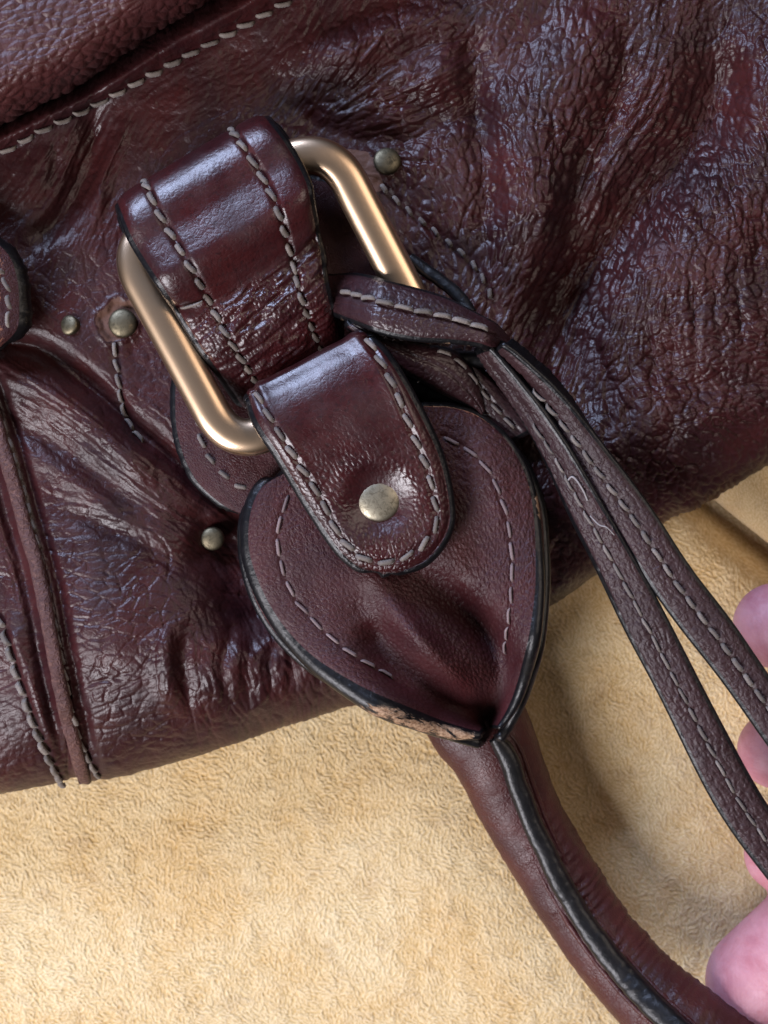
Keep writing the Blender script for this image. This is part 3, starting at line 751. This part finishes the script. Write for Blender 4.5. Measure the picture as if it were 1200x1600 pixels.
# the soft upper panel that overhangs the hem, top left
def build_upper():
    nu, nv = 260, 700
    E = spline([(-520, 452), (-130, 254), (-60, 224), (0, 197), (70, 160), (135, 128), (190, 88), (250, 45), (320, 6), (400, -40), (470, -80), (860, -270)], nv)
    t = np.r_[np.linspace(0, 1, nu)]
    tx = np.gradient(E[:, 0]); ty = np.gradient(E[:, 1]); l = np.hypot(tx, ty); nxv, nyv = ty / l, -tx / l   # pointing up-left off the edge
    dist = 420 * t ** 1.35
    X = E[None, :, 0] + nxv * dist[:, None]; Y = E[None, :, 1] + nyv * dist[:, None]
    R = 70.; Z = 185 + 165 * np.sqrt(np.clip(1 - (1 - np.clip(dist / R, 0, 1)) ** 2, 0, 1))[:, None] + 22 * (1 - np.exp(-dist / 140))[:, None] + 14 * (fbm(X, Y, 170, 2, 2) - .5)
    F1, F2 = worley(X + 8 * fbm(X, Y, 30, 1, 2), Y, 15, np.full(X.shape, -.4), .8, 2, 2)
    h = 2.6 * ((1 - np.exp(-((F2 - F1) / .25) ** 1.3)) - .4 * F1) + 5 * (fbm(X * .6, Y * 1.6, 40, 3, 3) - .5)
    G = W(np.dstack([X, Y, Z])); Nn = grad_normals(G[::-1])[::-1]; G = G + Nn * (h * S)[..., None]
    me = make_mesh('upper_panel', G.reshape(-1, 3), gridq(nu, nv)[:, ::-1], [M_upper], None, np.stack([X, Y], -1).reshape(-1, 2) / 100, {'wear': np.zeros(X.size)})
    link('upper_panel', me, bag)
build_upper()

# black-edged tab at the left margin
def tab_z(x, y, u, v):
    return 285 + 12 * np.sin(math.pi * v) - 12 * u + 2.5 * fbm(x, y, 14, 2, 3)
P, u, v = sheet([(-120, 340), (-100, 430), (-90, 500), (-60, 560)], [(-50, 345), (8, 392), (26, 432), (30, 478), (26, 515), (2, 541)], 70, 60, tab_z)
s = slab('side_tab', P, np.full(70, 21.), [M_heart, M_edge], bag, wear=.40 * np.exp(-((P[..., 0] + 5) / 22) ** 2))
LN = spline([(-40, 400), (0, 425), (12, 460), (12, 500), (0, 520)], 60)
c = W(np.column_stack([LN, np.full(60, 300.)])); stitches(s.o, c, np.tile([0, 0, 1.], (60, 1)), 27, 24, 4.6)

# mounting patch under the ring (rounded ends, black rim)
def patch_z(x, y, u, v):
    return 222 + 5 * np.sin(math.pi * v) + 2.4 * fbm(x, y, 12, 1, 3)
P, u, v = sheet([(420, 260), (330, 420), (282, 560), (274, 640), (283, 700), (308, 752), (350, 790), (395, 812)],
                [(560, 300), (590, 380), (640, 460), (650, 540), (610, 640), (550, 740), (480, 815), (415, 818)], 120, 80, patch_z)
s = slab('mounting_patch', P, 10, [M_heart, M_edge], bag)
for ln in ([(308, 640), (312, 680), (332, 722), (368, 756), (400, 768)],):
    LN = spline(ln, 80); c = W(np.column_stack([LN, patch_z(LN[:, 0], LN[:, 1], 0, 0) + 2])); stitches(s.o, c, np.tile([0, 0, 1.], (80, 1)), 33, 24, 4.6)

# ring: rounded rectangle of thick round wire
def rounded_loop(cs, rad, n=220):
    cs = np.asarray(cs, float); out = []; m = len(cs)
    for i in range(m):
        p, a, b = cs[i], cs[i - 1], cs[(i + 1) % m]
        da = (a - p) / np.linalg.norm(a - p); db = (b - p) / np.linalg.norm(b - p)
        q0 = p + da * rad[i]; q1 = p + db * rad[i]
        for t in np.linspace(0, 1, 24): out.append((1 - t) ** 2 * q0 + 2 * t * (1 - t) * p + t * t * q1)
    out.append(out[0]); C = resample(np.array(out), n + 1)[:-1]; return C
RC = rounded_loop([(190, 384, 288), (512, 219, 302), (668, 520, 272), (366, 710, 288)], [70, 80, 62, 80])
ring = sweep('ring', RC, 29, 22, M_gold, bag, ns=40, closed=True, sup=.78)

# strap folded over the ring: profile in (h, z), h measured down the strap from the fold
def folded(Lh, Rh, prof, nu, nv, bulge=4):
    """Lh, Rh: functions h -> (x,y)"""
    C = spline(prof, nu); h, z = C[:, 0], C[:, 1]
    L = Lh(h); R = Rh(h); v = np.linspace(0, 1, nv)[None, :]
    X = L[:, None, 0] * (1 - v) + R[:, None, 0] * v; Y = L[:, None, 1] * (1 - v) + R[:, None, 1] * v
    Z = z[:, None] + 0 * v
    return np.dstack([X, Y, Z]), h, v
def edge_fn(pts):
    C = spline(pts, 200); d = np.r_[0, np.cumsum(np.linalg.norm(np.diff(C, axis=0), axis=1))]
    t0 = (C[3] - C[0]) / np.linalg.norm(C[3] - C[0])
    def f(h):
        h = np.asarray(h, float)
        r = np.stack([np.interp(h, d, C[:, 0]), np.interp(h, d, C[:, 1])], -1)
        r = np.where(h[:, None] < 0, C[0] + t0 * h[:, None], r)
        ex = h - d[-1]; t1 = (C[-1] - C[-4]) / np.linalg.norm(C[-1] - C[-4])
        return np.where(ex[:, None] > 0, C[-1] + t1 * ex[:, None], r)
    return f
LA = edge_fn([(181, 314), (205, 370), (238, 424), (276, 482), (312, 540), (352, 596), (392, 655)])
RA = edge_fn([(412, 178), (445, 222), (472, 270), (488, 320), (498, 372), (506, 430), (522, 492), (545, 552)])
profA = [(95, 236), (30, 240), (4, 262), (-6, 298), (2, 332), (18, 348), (44, 356), (80, 356), (112, 362), (140, 366), (165, 358), (195, 340), (228, 322), (262, 318), (292, 308), (330, 280), (365, 245), (400, 225)]
P, h, v = folded(LA, RA, profA, 300, 170)
V2 = np.broadcast_to(v, P.shape[:2]); H2 = np.broadcast_to(h[:, None], P.shape[:2]); X, Y = P[..., 0], P[..., 1]
edge = 9 * (np.exp(-V2 / .035) + np.exp(-(1 - V2) / .035))
arcl = np.cumsum(np.r_[0, np.linalg.norm(np.diff(P[:, 85], axis=0), axis=1)])[:, None] + 0 * V2
cx = V2 * 262
dd = -edge - 5.0 * (np.exp(-((V2 - .20) / .022) ** 2) + np.exp(-((V2 - .80) / .022) ** 2))
below = sstep(205, 235, H2)
# crumpled zone under the tack stitches
cr = fbm(cx * .5 + arcl * .3, arcl * 1.7, 34, 3, 3); wv = 1 - np.abs(2 * cr - 1) * 2.2
dd = dd + below * (1 - sstep(330, 380, H2)) * (7 * (wv - .4) * (.35 + .65 * sstep(.05, .2, V2))) + below * 6 * np.exp(-((V2 - .5) / .3) ** 2)
dd -= 15 * np.exp(-((H2 - 212 - 18 * (V2 - .5)) / 9) ** 2) * (np.exp(-(V2 / .13) ** 2) + np.exp(-((1 - V2) / .10) ** 2))
top_on = sstep(-30, 20, H2)
F1, F2 = worley(cx, arcl, 8, None, 0, 2, 5); dd = dd + .9 * (1 - np.exp(-((F2 - F1) / .3) ** 1.3)) * (.25 + below) + 2.0 * (fbm(cx, arcl, 50, 2, 3) - .5)
A = slab('upper_strap', P, 8.5, [M_smooth, M_edge], bag, disp=dd, uvo=(3, 1))
for vv in (.195, .79):
    c, n = col_line(A, vv); i0 = 62
    stitches(A.o, c[i0:], n[i0:], 30, 25, 4.7, slant=13, lift=1.0)
# bar tacks on both sides of the strap
for (va, vb, hh) in ((.02, .17, 214), (.84, .985, 204)):
    k = int(np.argmin(np.abs(h[100:] - hh))) + 100
    for q in range(7):
        i = k - 7 + q * 2; j0, j1 = int(va * 169), int(vb * 169)
        jj = np.linspace(j0, j1, 12).astype(int)
        pts = A.G[i, jj] + A.N[i, jj] * 8 * S; stitches(A.o, pts, A.N[i, jj], 40, 40, 3.0, slant=0)

# lower strap with the rivet
LB = edge_fn([(378, 604), (398, 655), (428, 712), (462, 772), (496, 828), (520, 856)])
def strapB():
    fold = spline([(384, 612), (401, 657), (435, 711), (468, 767), (501, 819), (533, 863), (564, 888), (598, 897)], 190)
    foldR = spline([(570, 517), (604, 556), (644, 624), (684, 709), (701, 783), (698, 829), (668, 872), (626, 893), (598, 897)], 190)
    return fold, foldR
LBc, RBc = strapB()
nB = 190
prB = [(-1, 0)]
# back-wrapped start then the visible face
t0L = (LBc[4] - LBc[0]) / np.linalg.norm(LBc[4] - LBc[0]); t0R = (RBc[4] - RBc[0]) / np.linalg.norm(RBc[4] - RBc[0])
tm = (t0L + t0R) / 2; tm /= np.linalg.norm(tm)
pre = spline([(95, 262), (40, 258), (10, 272), (-4, 300), (-2, 326)], 46)
frontz = np.interp(np.linspace(0, 1, nB), [0, .05, .12, .22, .34, .5, .65, .8, .92, 1], [338, 352, 361, 364, 356, 340, 331, 327, 323, 318])
frontz = np.convolve(np.pad(frontz, 5, 'edge'), np.ones(11) / 11, 'valid')
rowsL = np.vstack([LBc[0] + tm * (pre[:, :1] - 0), LBc + tm * 2]); rowsR = np.vstack([RBc[0] + tm * (pre[:, :1] - 0), RBc + tm * 2])
zz = np.r_[pre[:, 1], frontz]; nvB = 150
v = np.linspace(0, 1, nvB)[None, :]
X = rowsL[:, None, 0] * (1 - v) + rowsR[:, None, 0] * v; Y = rowsL[:, None, 1] * (1 - v) + rowsR[:, None, 1] * v
X[-1] = X[-2] * .5 + 300.0; Y[-1] = Y[-1]
X[-1] = np.linspace(598, 604, nvB)
Z = zz[:, None] + 0 * v
P = np.dstack([X, Y, Z]); V2 = np.broadcast_to(v, X.shape)
outB = np.vstack([LBc, RBc[::-1]]); dE, _, _ = segdist(X, Y, list(map(tuple, outB[::10])) )
dE = np.minimum(dE, np.where(np.arange(len(zz))[:, None] < 60, np.minimum(V2, 1 - V2) * 215, 1e9))
STB = []   # stitch line = outline inset
def inset(C, d):
    tx, ty = np.gradient(C[:, 0]), np.gradient(C[:, 1]); l = np.hypot(tx, ty); return np.stack([C[:, 0] + d * ty / l, C[:, 1] - d * tx / l], -1)
loopB = np.vstack([LBc[:-1], RBc[::-1]])
insB = spline([(388, 590), (420, 650), (453, 703), (500, 777), (533, 840), (577, 876), (620, 874), (658, 853), (681, 817), (670, 743), (643, 673), (613, 600), (577, 535), (568, 518)], 400)
dS, _, _ = segdist(X, Y, list(map(tuple, insB[::12])))
dd = -7 * np.exp(-dE / 7) - 4.5 * np.exp(-(dS / 6) ** 2) + 3 * np.exp(-((dE - 20) / 12) ** 2)
R0 = np.hypot(X - 592, Y - 781)
rad = np.arctan2(Y - 781, X - 592)
dd += -13 * np.exp(-(R0 / 46) ** 2) + 3 * np.exp(-((R0 - 62) / 18) ** 2)
g = sstep(60, 170, Y - 560 - (X - 500) * -.35) 
g = sstep(640, 760, Y + .12 * (X - 500))
th = np.where(R0 < 130, rad, math.radians(-40)); th = rad
F1, F2 = worley(X + 5 * fbm(X, Y, 20, 1, 2), Y + 5 * fbm(X, Y, 20, 4, 2), 10, th, .9 * np.exp(-(R0 / 120) ** 2), 2, 1)
dd += 1.35 * g * sstep(34, 60, R0) * ((1 - np.exp(-((F2 - F1) / .10) ** 1.1)) - .12 * F1)
F1, F2 = worley(X + 30, Y, 5.5, None, 0, 2, 6); dd += .35 * (.25 + g) * (1 - np.exp(-((F2 - F1) / .3) ** 1.2))
dd += 3 * (fbm(X, Y, 60, 2, 3) - .5)
B = slab('lower_strap', P, 9.5, [M_smooth, M_edge], bag, disp=dd, uvo=(7, 2))
def on_surf(s, pts):
    G = s.P[..., :2]; out = []; nn = []
    M = s.P.shape[0]; lo = 50 if M > 200 else 0
    GG = G[lo:].reshape(-1, 2); WW = s.G[lo:].reshape(-1, 3); NN = s.N[lo:].reshape(-1, 3)
    for p in pts:
        i = int(np.argmin(((GG - p) ** 2).sum(1))); out.append(WW[i]); nn.append(NN[i])
    out = np.array(out); nn = np.array(nn)
    k = np.ones(7) / 7
    for c in range(3):
        out[:, c] = np.convolve(np.pad(out[:, c], 3, 'edge'), k, 'valid') if c == 2 else out[:, c]
    return out, nn
ip = insB[10:-2]; c, n = on_surf(B, ip); c[:, :2] = W(np.column_stack([ip, c[:, 2] / S]))[:, :2]
stitches(B.o, c, n, 33, 27, 4.7, slant=10, lift=1.2)
ztop = 318
dome('rivet', 592, 781, 322, 33, 9, M_brass, B.o)

# heart-shaped handle end
def heart_z(x, y, u, v):
    z = 283 - 20 * u - 26 * sstep(.55, 1, u)
    w = 4 * (v - .5) ** 2
    z = z + sstep(.35, .95, u) * 66 * w - 5 * (1 - sstep(0, .4, u)) * w
    z = z + ridge(x, y, [(585, 905), (625, 965), (670, 1015), (712, 1060), (752, 1112)], 24, 40, .5)
    z = z + ridge(x, y, [(648, 885), (712, 940), (768, 1005), (790, 1065), (780, 1122)], 27, -66, .5)
    z = z + ridge(x, y, [(570, 960), (610, 1030), (680, 1090), (735, 1125)], 28, -32, .2)
    z = z - 26 * sstep(.8, 1, u) * (1 - w) - 58 * sstep(.74, 1, u)
    z = z + ridge(x, y, [(740, 640), (770, 740), (790, 850)], 30, 6, .3)
    return z
LH = [(436, 742), (412, 757), (396, 783), (388, 820), (389, 862), (402, 905), (424, 950), (455, 992), (500, 1032), (560, 1066), (620, 1092), (690, 1120), (750, 1139)]
RH = [(664, 634), (705, 636), (745, 648), (782, 676), (808, 712), (826, 755), (834, 805), (836, 860), (834, 920), (824, 985), (808, 1050), (790, 1100), (774, 1132)]
nuH, nvH = 240, 230
P, u, v = sheet(LH, RH, nuH, nvH, heart_z); X, Y = P[..., 0], P[..., 1]
thH, anH = dirfield(X, Y, [(470, 850, 10, .6, 90), (640, 950, 50, .5, 80), (760, 760, 75, 2.2, 110), (790, 900, 85, 2.4, 90), (700, 1060, 55, .6, 70)])
F1, F2 = worley(X + 5 * fbm(X, Y, 20, 1, 2), Y, 7.5, thH, anH, 3, 2)
rt = sstep(600, 720, X - .2 * (Y - 900))
dd = (1.3 + 1.6 * rt) * ((1 - np.exp(-((F2 - F1) / .22) ** 1.3)) - .3 * F1) * (1 - .75 * sstep(.6, .95, u)) + 3 * (fbm(X, Y, 40, 3, 3) - .5)
SHL = [(452, 772), (438, 810), (434, 850), (445, 900), (468, 945), (505, 985), (550, 1022), (600, 1052), (640, 1075)]
SHR = [(690, 682), (730, 702), (762, 735), (785, 785), (797, 840), (800, 900), (796, 960), (788, 1030)]
for ln in (SHL, SHR):
    d, f, s_ = segdist(X, Y, ln); dd -= 2.6 * np.exp(-(d / 5) ** 2)
dd -= 6 * (np.exp(-v / .025) + np.exp(-(1 - v) / .025))
wearH = .34 * np.exp(-(1 - v) / .018) * (1 - sstep(.45, .7, u)) + .25 * np.exp(-(1 - v) / .03) * (1 - sstep(.1, .25, u)) + .06 * (v < .01)
ruH = np.interp(np.linspace(0, 1, nuH), [0, .3, .6, .8, .93, 1], [14, 16, 18, 18, 13, 7])
def ewH(i, j, nu, nv):
    u = i / (nu - 1.); left = j < nv / 2
    wl = .60 * sstep(.52, .78, u) * (1 - sstep(.985, 1, u)); wr = .75 * np.exp(-((u - .42) / .055) ** 2) + .1 * sstep(.5, .6, u) + .25 * (u < .25)
    return np.where(left, wl, wr)
def rbH(i, j, nu, nv): return np.where(j < nv / 2, 1.0, .62)
Hs = slab('handle_tab', P, ruH, [M_heart, M_edge], bag, disp=dd, wear=wearH, edgewear=ewH, bottom=False, robe=rbH, K=9, uvo=(11, 3))
for ln, sk in ((SHL, None), (SHR, None)):
    pp = spline(ln, 120); c, n = on_surf(Hs, pp); c[:, :2] = W(np.column_stack([pp, c[:, 2] / S]))[:, :2]
    stitches(Hs.o, c, n, 34, 27, 3.1, mat=M_thread_dark, slant=4, lift=1.2)
# back layer of the tab, its own black-painted edge showing below the front one
P2, u2, v2 = sheet([(430, 760), (384, 800), (382, 880), (412, 962), (470, 1028), (560, 1082), (640, 1116), (700, 1138), (748, 1152)],
                   [(700, 650), (800, 700), (842, 780), (850, 860), (848, 930), (836, 1010), (812, 1080), (792, 1120), (776, 1146)], 120, 60,
                   lambda x, y, u, v: heart_z(x, y, u, v) - 38)
slab('tab_lining', P2, 9, [M_handle, M_edge], bag, uvo=(15, 3), edgewear=lambda i, j, nu, nv: np.where(j < nv / 2, .1, .22) + 0 * i)

# rolled handle
HL = [(628, 1085), (662, 1150), (702, 1200), (742, 1278), (798, 1372), (868, 1480), (945, 1580), (1050, 1690), (1180, 1800)]
HR = [(812, 1040), (826, 1095), (843, 1140), (872, 1230), (922, 1322), (996, 1435), (1078, 1520), (1180, 1598), (1300, 1690)]
hl, hr = spline(HL, 420), spline(HR, 420)
hc = (hl + hr) / 2; hw = np.linalg.norm(hl - hr, axis=1) / 2
f = np.linspace(0, 1, 420)
hz = np.interp(f, [0, .08, .14, .26, .44, .6, .76, 1], [92, 92, 94, 86, 84, 110, 170, 215]); hz = np.convolve(np.pad(hz, 12, 'edge'), np.ones(25) / 25, 'valid')
PCH = [(772, 1152), (792, 1180), (812, 1235), (838, 1300), (878, 1382), (932, 1468), (1002, 1552), (1098, 1640), (1220, 1730)]
def handle_disp(i, a):
    # folds running round the roll on the inner side, flat on the outer
    s = i * 1.9
    q = vnoise(s * 1.0 + a * 8, a * 30, 9, 3) - .5
    side = np.cos(a)
    g = sstep(.2, .4, f[i]) * sstep(-.05, .3, -side)
    w2 = np.sin(s / 2.3 + 3.0 * a + 7 * vnoise(s, a * 10, 22, 2)) * vnoise(s, a * 12, 14, 5)
    return q * 1.4 + g * (1.1 * w2 + 2.2 * q) + 2.5 * (vnoise(s, a * 20, 40, 5) - .5)
hh = sweep('handle', np.column_stack([hc, hz]), hw * .97, np.minimum(hw * .9, 60), M_handle, bag, ns=96, sup=1.0, disp=handle_disp, uvo=2)
# raised painted seam along the handle
pc = spline(PCH, 260); fi = np.linspace(0, 1, 260)
hzc = np.array([hz[np.argmin(((hc - p) ** 2).sum(1))] + math.sqrt(max(0, 1 - min(1, (np.min(np.linalg.norm(hc - p, axis=1)) / (hw[np.argmin(((hc - p) ** 2).sum(1))] + 1e-6)) ** 2))) * min(60, hw[np.argmin(((hc - p) ** 2).sum(1))] * .9) for p in pc])
hzc = np.convolve(np.pad(hzc, 8, 'edge'), np.ones(17) / 17, 'valid')
rw = np.interp(fi, [0, .03, .3, .6, 1], [11, 16, 17, 20, 22])
sm = sweep('seam_edge', np.column_stack([pc, hzc + 4]), rw, 15, M_edge, bag, ns=36, sup=.8,
      disp=lambda i, a: 1.5 * (vnoise(i * 3. + 6 * np.cos(a), a * 9, 9, 2) - .5) * (.3 + fi[i]) + 2.5 * (vnoise(i * 3., a * 14, 30, 6) - .5))
# seam lips either side of the painted ridge
for sg in (-1, 1):
    q = inset(pc, -sg * (rw.mean() + 3)); sweep('seam_lip', np.column_stack([q, hzc - 10]), 5, 6, M_handle, bag, ns=14, disp=lambda i, a: 1.0 * (vnoise(i * 3., a * 9, 12, 4) - .5))
q = spline([(664, 1120), (672, 1160), (700, 1188)], 30)

# small rivets on the bag
for (x, y, r, m, tl, dz) in ((108, 508, 16, M_oldbrass, (-.35, .1, 1), 2), (192, 505, 23, M_oldbrass, (0, 0, 1), 3), (605, 252, 22, M_oldbrass, (0.1, .1, 1), 8), (332, 842, 19, M_oldbrass, (0, -.05, 1), 21)):
    z = float(body_macro(np.array([x + 0.]), np.array([y + 0.]))[0]) + dz
    dome('rivet', x, y, z - r * .1, r, r * .42, m, bag, tl, skirt=8)

# ---------------------------------------------------------------- leather lace knotted on the ring
lace = empty('leather_lace', tuple(W(np.array([700., 560., 240.])))); ROOTS['leather_lace'] = Matrix.Translation(lace.location)
tag(lace, 'knotted dark aubergine leather lace with pale stitching trailing from the ring into the hand', 'lace')
def lace_slab(name, L, R, zf, nu, nv, r=8, uvo=(0, 0), grain=1.0, edgewear=None, bottom=True, mat=None, robe=None):
    if nu > 300:
        sm = lambda C: np.stack([np.convolve(np.pad(C[:, k], 16, 'reflect', reflect_type='odd'), np.ones(33) / 33, 'valid') for k in (0, 1)], -1)
        L = [tuple(q) for q in sm(sm(spline(L, nu)))[::6]]; R = [tuple(q) for q in sm(sm(spline(R, nu)))[::6]]
    P, u, v = sheet(L, R, nu, nv, zf); X, Y = P[..., 0], P[..., 1]
    F1, F2 = worley(X + 4 * fbm(X, Y, 15, 1, 2), Y + 4 * fbm(X, Y, 15, 4, 2), 12, None, 0, 2, 4)
    F3, F4 = worley(X, Y, 6, None, 0, 2, 6)
    dd = grain * (1.7 * ((1 - np.exp(-((F2 - F1) / .13) ** 1.3)) - .2 * F1) + .7 * (1 - np.exp(-((F4 - F3) / .3) ** 1.2)))
    dd += -4.5 * (np.exp(-v / .06) + np.exp(-(1 - v) / .06)) - 2.6 * np.exp(-((v - .5) / .06) ** 2) + 1.5 * (fbm(X, Y, 30, 2, 2) - .5)
    return slab(name, P, r, [mat or M_lace, M_edge], lace, disp=dd, robe=robe, bottom=bottom, uvo=uvo, edgewear=edgewear)
# two trailing strands
def zs(a): return lambda x, y, u, v: np.interp(u, [0, .08, .2, .45, .75, 1], a)
def tilt(zf, t): return lambda x, y, u, v: zf(x, y, u, v) + np.interp(u, [0, .2, .45, 1], t) * (v - .5)
RBS = lambda i, j, nu, nv: np.where(j < nv / 2, 1.0, .45 + .5 * sstep(.3, .6, i / nu))
s1 = lace_slab('strand', [(768, 556), (828, 620), (880, 702), (918, 760), (956, 814), (1016, 904), (1027, 924), (1086, 1002), (1135, 1062), (1205, 1162), (1330, 1330)],
               [(784, 544), (846, 598), (893, 644), (938, 702), (983, 755), (1031, 820), (1065, 878), (1117, 945), (1155, 994), (1194, 1056), (1262, 1140), (1390, 1290)],
               tilt(zs([318, 318, 312, 300, 285, 270]), [70, 26, 8, 0]), 330, 40, np.interp(np.linspace(0, 1, 330), [0, .10, .22, .36, .5, 1], [11, 13, 13, 10, 7, 6.5]), (20, 0), robe=RBS)
c, n = col_line(s1, .52); stitches(s1.o, c[28:], n[28:], 31, 25, 4.2, slant=3, lift=2.6)
s2 = lace_slab('strand', [(742, 556), (786, 612), (820, 665), (855, 724), (896, 819), (930, 875), (975, 973), (1016, 1048), (1053, 1119), (1094, 1205), (1143, 1292), (1206, 1371), (1320, 1520)],
               [(762, 548), (812, 608), (862, 672), (910, 750), (950, 815), (1011, 917), (1034, 962), (1064, 1018), (1094, 1082), (1136, 1156), (1161, 1206), (1194, 1262), (1270, 1362), (1380, 1490)],
               tilt(zs([300, 300, 296, 280, 255, 240]), [50, 40, 14, -8]), 330, 40, np.interp(np.linspace(0, 1, 330), [0, .10, .22, .36, .5, 1], [11, 12, 12, 9, 7, 6.5]), (24, 0), 1.5, robe=RBS)
c, n = col_line(s2, .5); stitches(s2.o, c[40:], n[40:], 33, 28, 3.2, slant=3, lift=1.8)
# the band of the knot
kz = lambda x, y, u, v: 338 + 14 * np.sin(math.pi * np.clip(u, 0, 1)) - 92 * sstep(.80, 1, u) ** 1.4 - 78 * (1 - sstep(.02, .30, u)) + 7 * np.sin(math.pi * v) - 16 * v
k1 = lace_slab('knot_band', [(496, 478), (548, 498), (600, 516), (650, 526), (705, 530), (752, 537), (785, 552), (800, 574)], [(508, 428), (552, 428), (600, 438), (640, 448), (690, 462), (735, 482), (778, 506), (808, 538)], kz, 170, 60, 7.5, (28, 0), .55,
               edgewear=lambda i, j, nu, nv: np.where(j < nv / 2, .44, 0.1) + 0 * i, bottom=False, mat=M_knot)
c, n = col_line(k1, .54); stitches(k1.o, c[16:-22], n[16:-22], 30, 27, 4.6, slant=6, lift=2.5)
k2 = lace_slab('knot_band', [(540, 512), (585, 546), (630, 578), (672, 602), (708, 622), (740, 640), (752, 650)], [(560, 500), (610, 520), (662, 536), (708, 548), (738, 576), (752, 608), (758, 640)],
               lambda x, y, u, v: 296 + 26 * np.sin(math.pi * u) - 6 * v - 30 * u + 10 * np.sin(math.pi * v), 120, 44, 9, (32, 0), .55, edgewear=lambda i, j, nu, nv: np.where(j < nv / 2, .42, 0) + 0 * i, bottom=False, mat=M_knot)
c, n = col_line(k2, .84); stitches(k2.o, c[60:-8], n[60:-8], 30, 24, 3.6, slant=6, lift=2)
k3 = lace_slab('knot_band', [(690, 560), (722, 600), (752, 650), (790, 690)], [(722, 548), (756, 580), (800, 622), (840, 664)],
               lambda x, y, u, v: 276 - 24 * u + 6 * np.sin(math.pi * v), 60, 30, 8, (36, 0), .6, bottom=False, mat=M_knot)
c, n = col_line(k3, .45); stitches(k3.o, c[4:], n[4:], 29, 22, 3.4, slant=6, lift=2)
C = spline([(640, 548), (690, 560), (744, 562), (792, 572), (812, 590)], 60)
sweep('knot_loop', np.column_stack([C, np.linspace(276, 262, 60)]), 13, 16, M_edge, lace, ns=20, sup=.8, disp=lambda i, a: 1.0 * (vnoise(i * 2.5, a * 8, 12, 3) - .5))
# loop going behind the ring
C = spline([(640, 404), (662, 420), (690, 440), (716, 462), (736, 490)], 60)
sweep('knot_loop', np.column_stack([C, np.linspace(262, 286, 60)]), 10, 9, M_edge, lace, ns=20, sup=.8, disp=lambda i, a: 1.0 * (vnoise(i * 2.5, a * 8, 12, 3) - .5))
# black strip put under the knot to stand for shade in the gap
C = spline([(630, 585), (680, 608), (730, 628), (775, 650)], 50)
sweep('knot_gap_shade', np.column_stack([C, np.linspace(246, 236, 50)]), 24, 12, M_edge, lace, ns=20, sup=.8, disp=lambda i, a: 2 * (vnoise(i * 3., a * 8, 12, 3) - .5))
# frayed threads
def lint(pts, r=1.3):
    P = spline(pts, 60); w = W(P); o = sweep('loose_thread', P, r, r, M_lint, lace, ns=6)
lint([(888, 750, 306), (894, 745, 311), (902, 752, 312), (912, 768, 310), (918, 782, 306)], 1.5)
lint([(922, 806, 304), (936, 820, 309), (948, 824, 312), (960, 836, 306)], 1.0)
lint([(652, 598, 295), (664, 590, 300), (674, 580, 303), (668, 570, 304), (656, 566, 300)], .8)

# ---------------------------------------------------------------- the hand holding the lace
def build_hand():
    caps = []
    def cap(a, b, ra, rb, n=7):
        for t in np.linspace(0, 1, n): caps.append((np.array(a) * (1 - t) + np.array(b) * t, ra * (1 - t) + rb * t))
    def chain(pts, rs):
        for i in range(len(pts) - 1): cap(pts[i], pts[i + 1], rs[i], rs[i + 1])
    chain([(1214, 978, 118), (1330, 985, 140), (1470, 1010, 120), (1640, 1080, 100)], [69, 70, 72, 84])      # little finger
    chain([(1214, 1172, 112), (1340, 1160, 150), (1500, 1140, 130), (1690, 1150, 100)], [62, 66, 74, 88])    # ring finger
    chain([(1220, 1336, 90), (1330, 1285, 110), (1500, 1250, 120), (1690, 1250, 100)], [58, 62, 74, 90])    # middle finger
    chain([(1190, 1536, 112), (1262, 1474, 138), (1360, 1410, 160), (1540, 1340, 130), (1690, 1340, 100)], [88, 92, 90, 84, 92])  # index
    chain([(1390, 1700, 130), (1500, 1640, 140), (1660, 1570, 130), (1860, 1450, 110)], [80, 86, 100, 120])  # thumb
    chain([(1640, 1080, 100), (1990, 1240, 100)], [84, 120]); chain([(1690, 1150, 100), (1990, 1260, 100)], [90, 125])
    chain([(1690, 1250, 100), (1990, 1300, 100)], [92, 125]); chain([(1690, 1340, 100), (1990, 1340, 100)], [92, 125])
    chain([(1990, 1290, 100), (2300, 1330, 105)], [150, 150])
    import bmesh
    bm = bmesh.new()
    for p, r in caps:
        w = W(p); k = (HC - p[2]) / (HC - ZR)
        bmesh.ops.create_icosphere(bm, subdivisions=3, radius=r * S * k, matrix=Matrix.Translation(Vector(w)))
    me = bpy.data.meshes.new('hand_source'); bm.to_mesh(me); bm.free()
    o = bpy.data.objects.new('person', me); COL.objects.link(o)
    m = o.modifiers.new('r', 'REMESH'); m.mode = 'VOXEL'; m.voxel_size = 6 * S; m.use_smooth_shade = True
    m2 = o.modifiers.new('s', 'SMOOTH'); m2.factor = .6; m2.iterations = 14
    dg = bpy.context.evaluated_depsgraph_get(); dg.update()
    me2 = bpy.data.meshes.new_from_object(o.evaluated_get(dg)); o.modifiers.clear(); o.data = me2
    me2.materials.clear(); me2.materials.append(M_skin)
    me2.polygons.foreach_set('use_smooth', np.ones(len(me2.polygons), bool))
    tag(o, 'pink hand at the right margin, fingertips under the lace and beside the handle', 'person')
    bpy.data.meshes.remove(me)
build_hand()
print('objects', len(bpy.data.objects), 'polys', sum(len(o.data.polygons) for o in bpy.data.objects if o.type == 'MESH'))
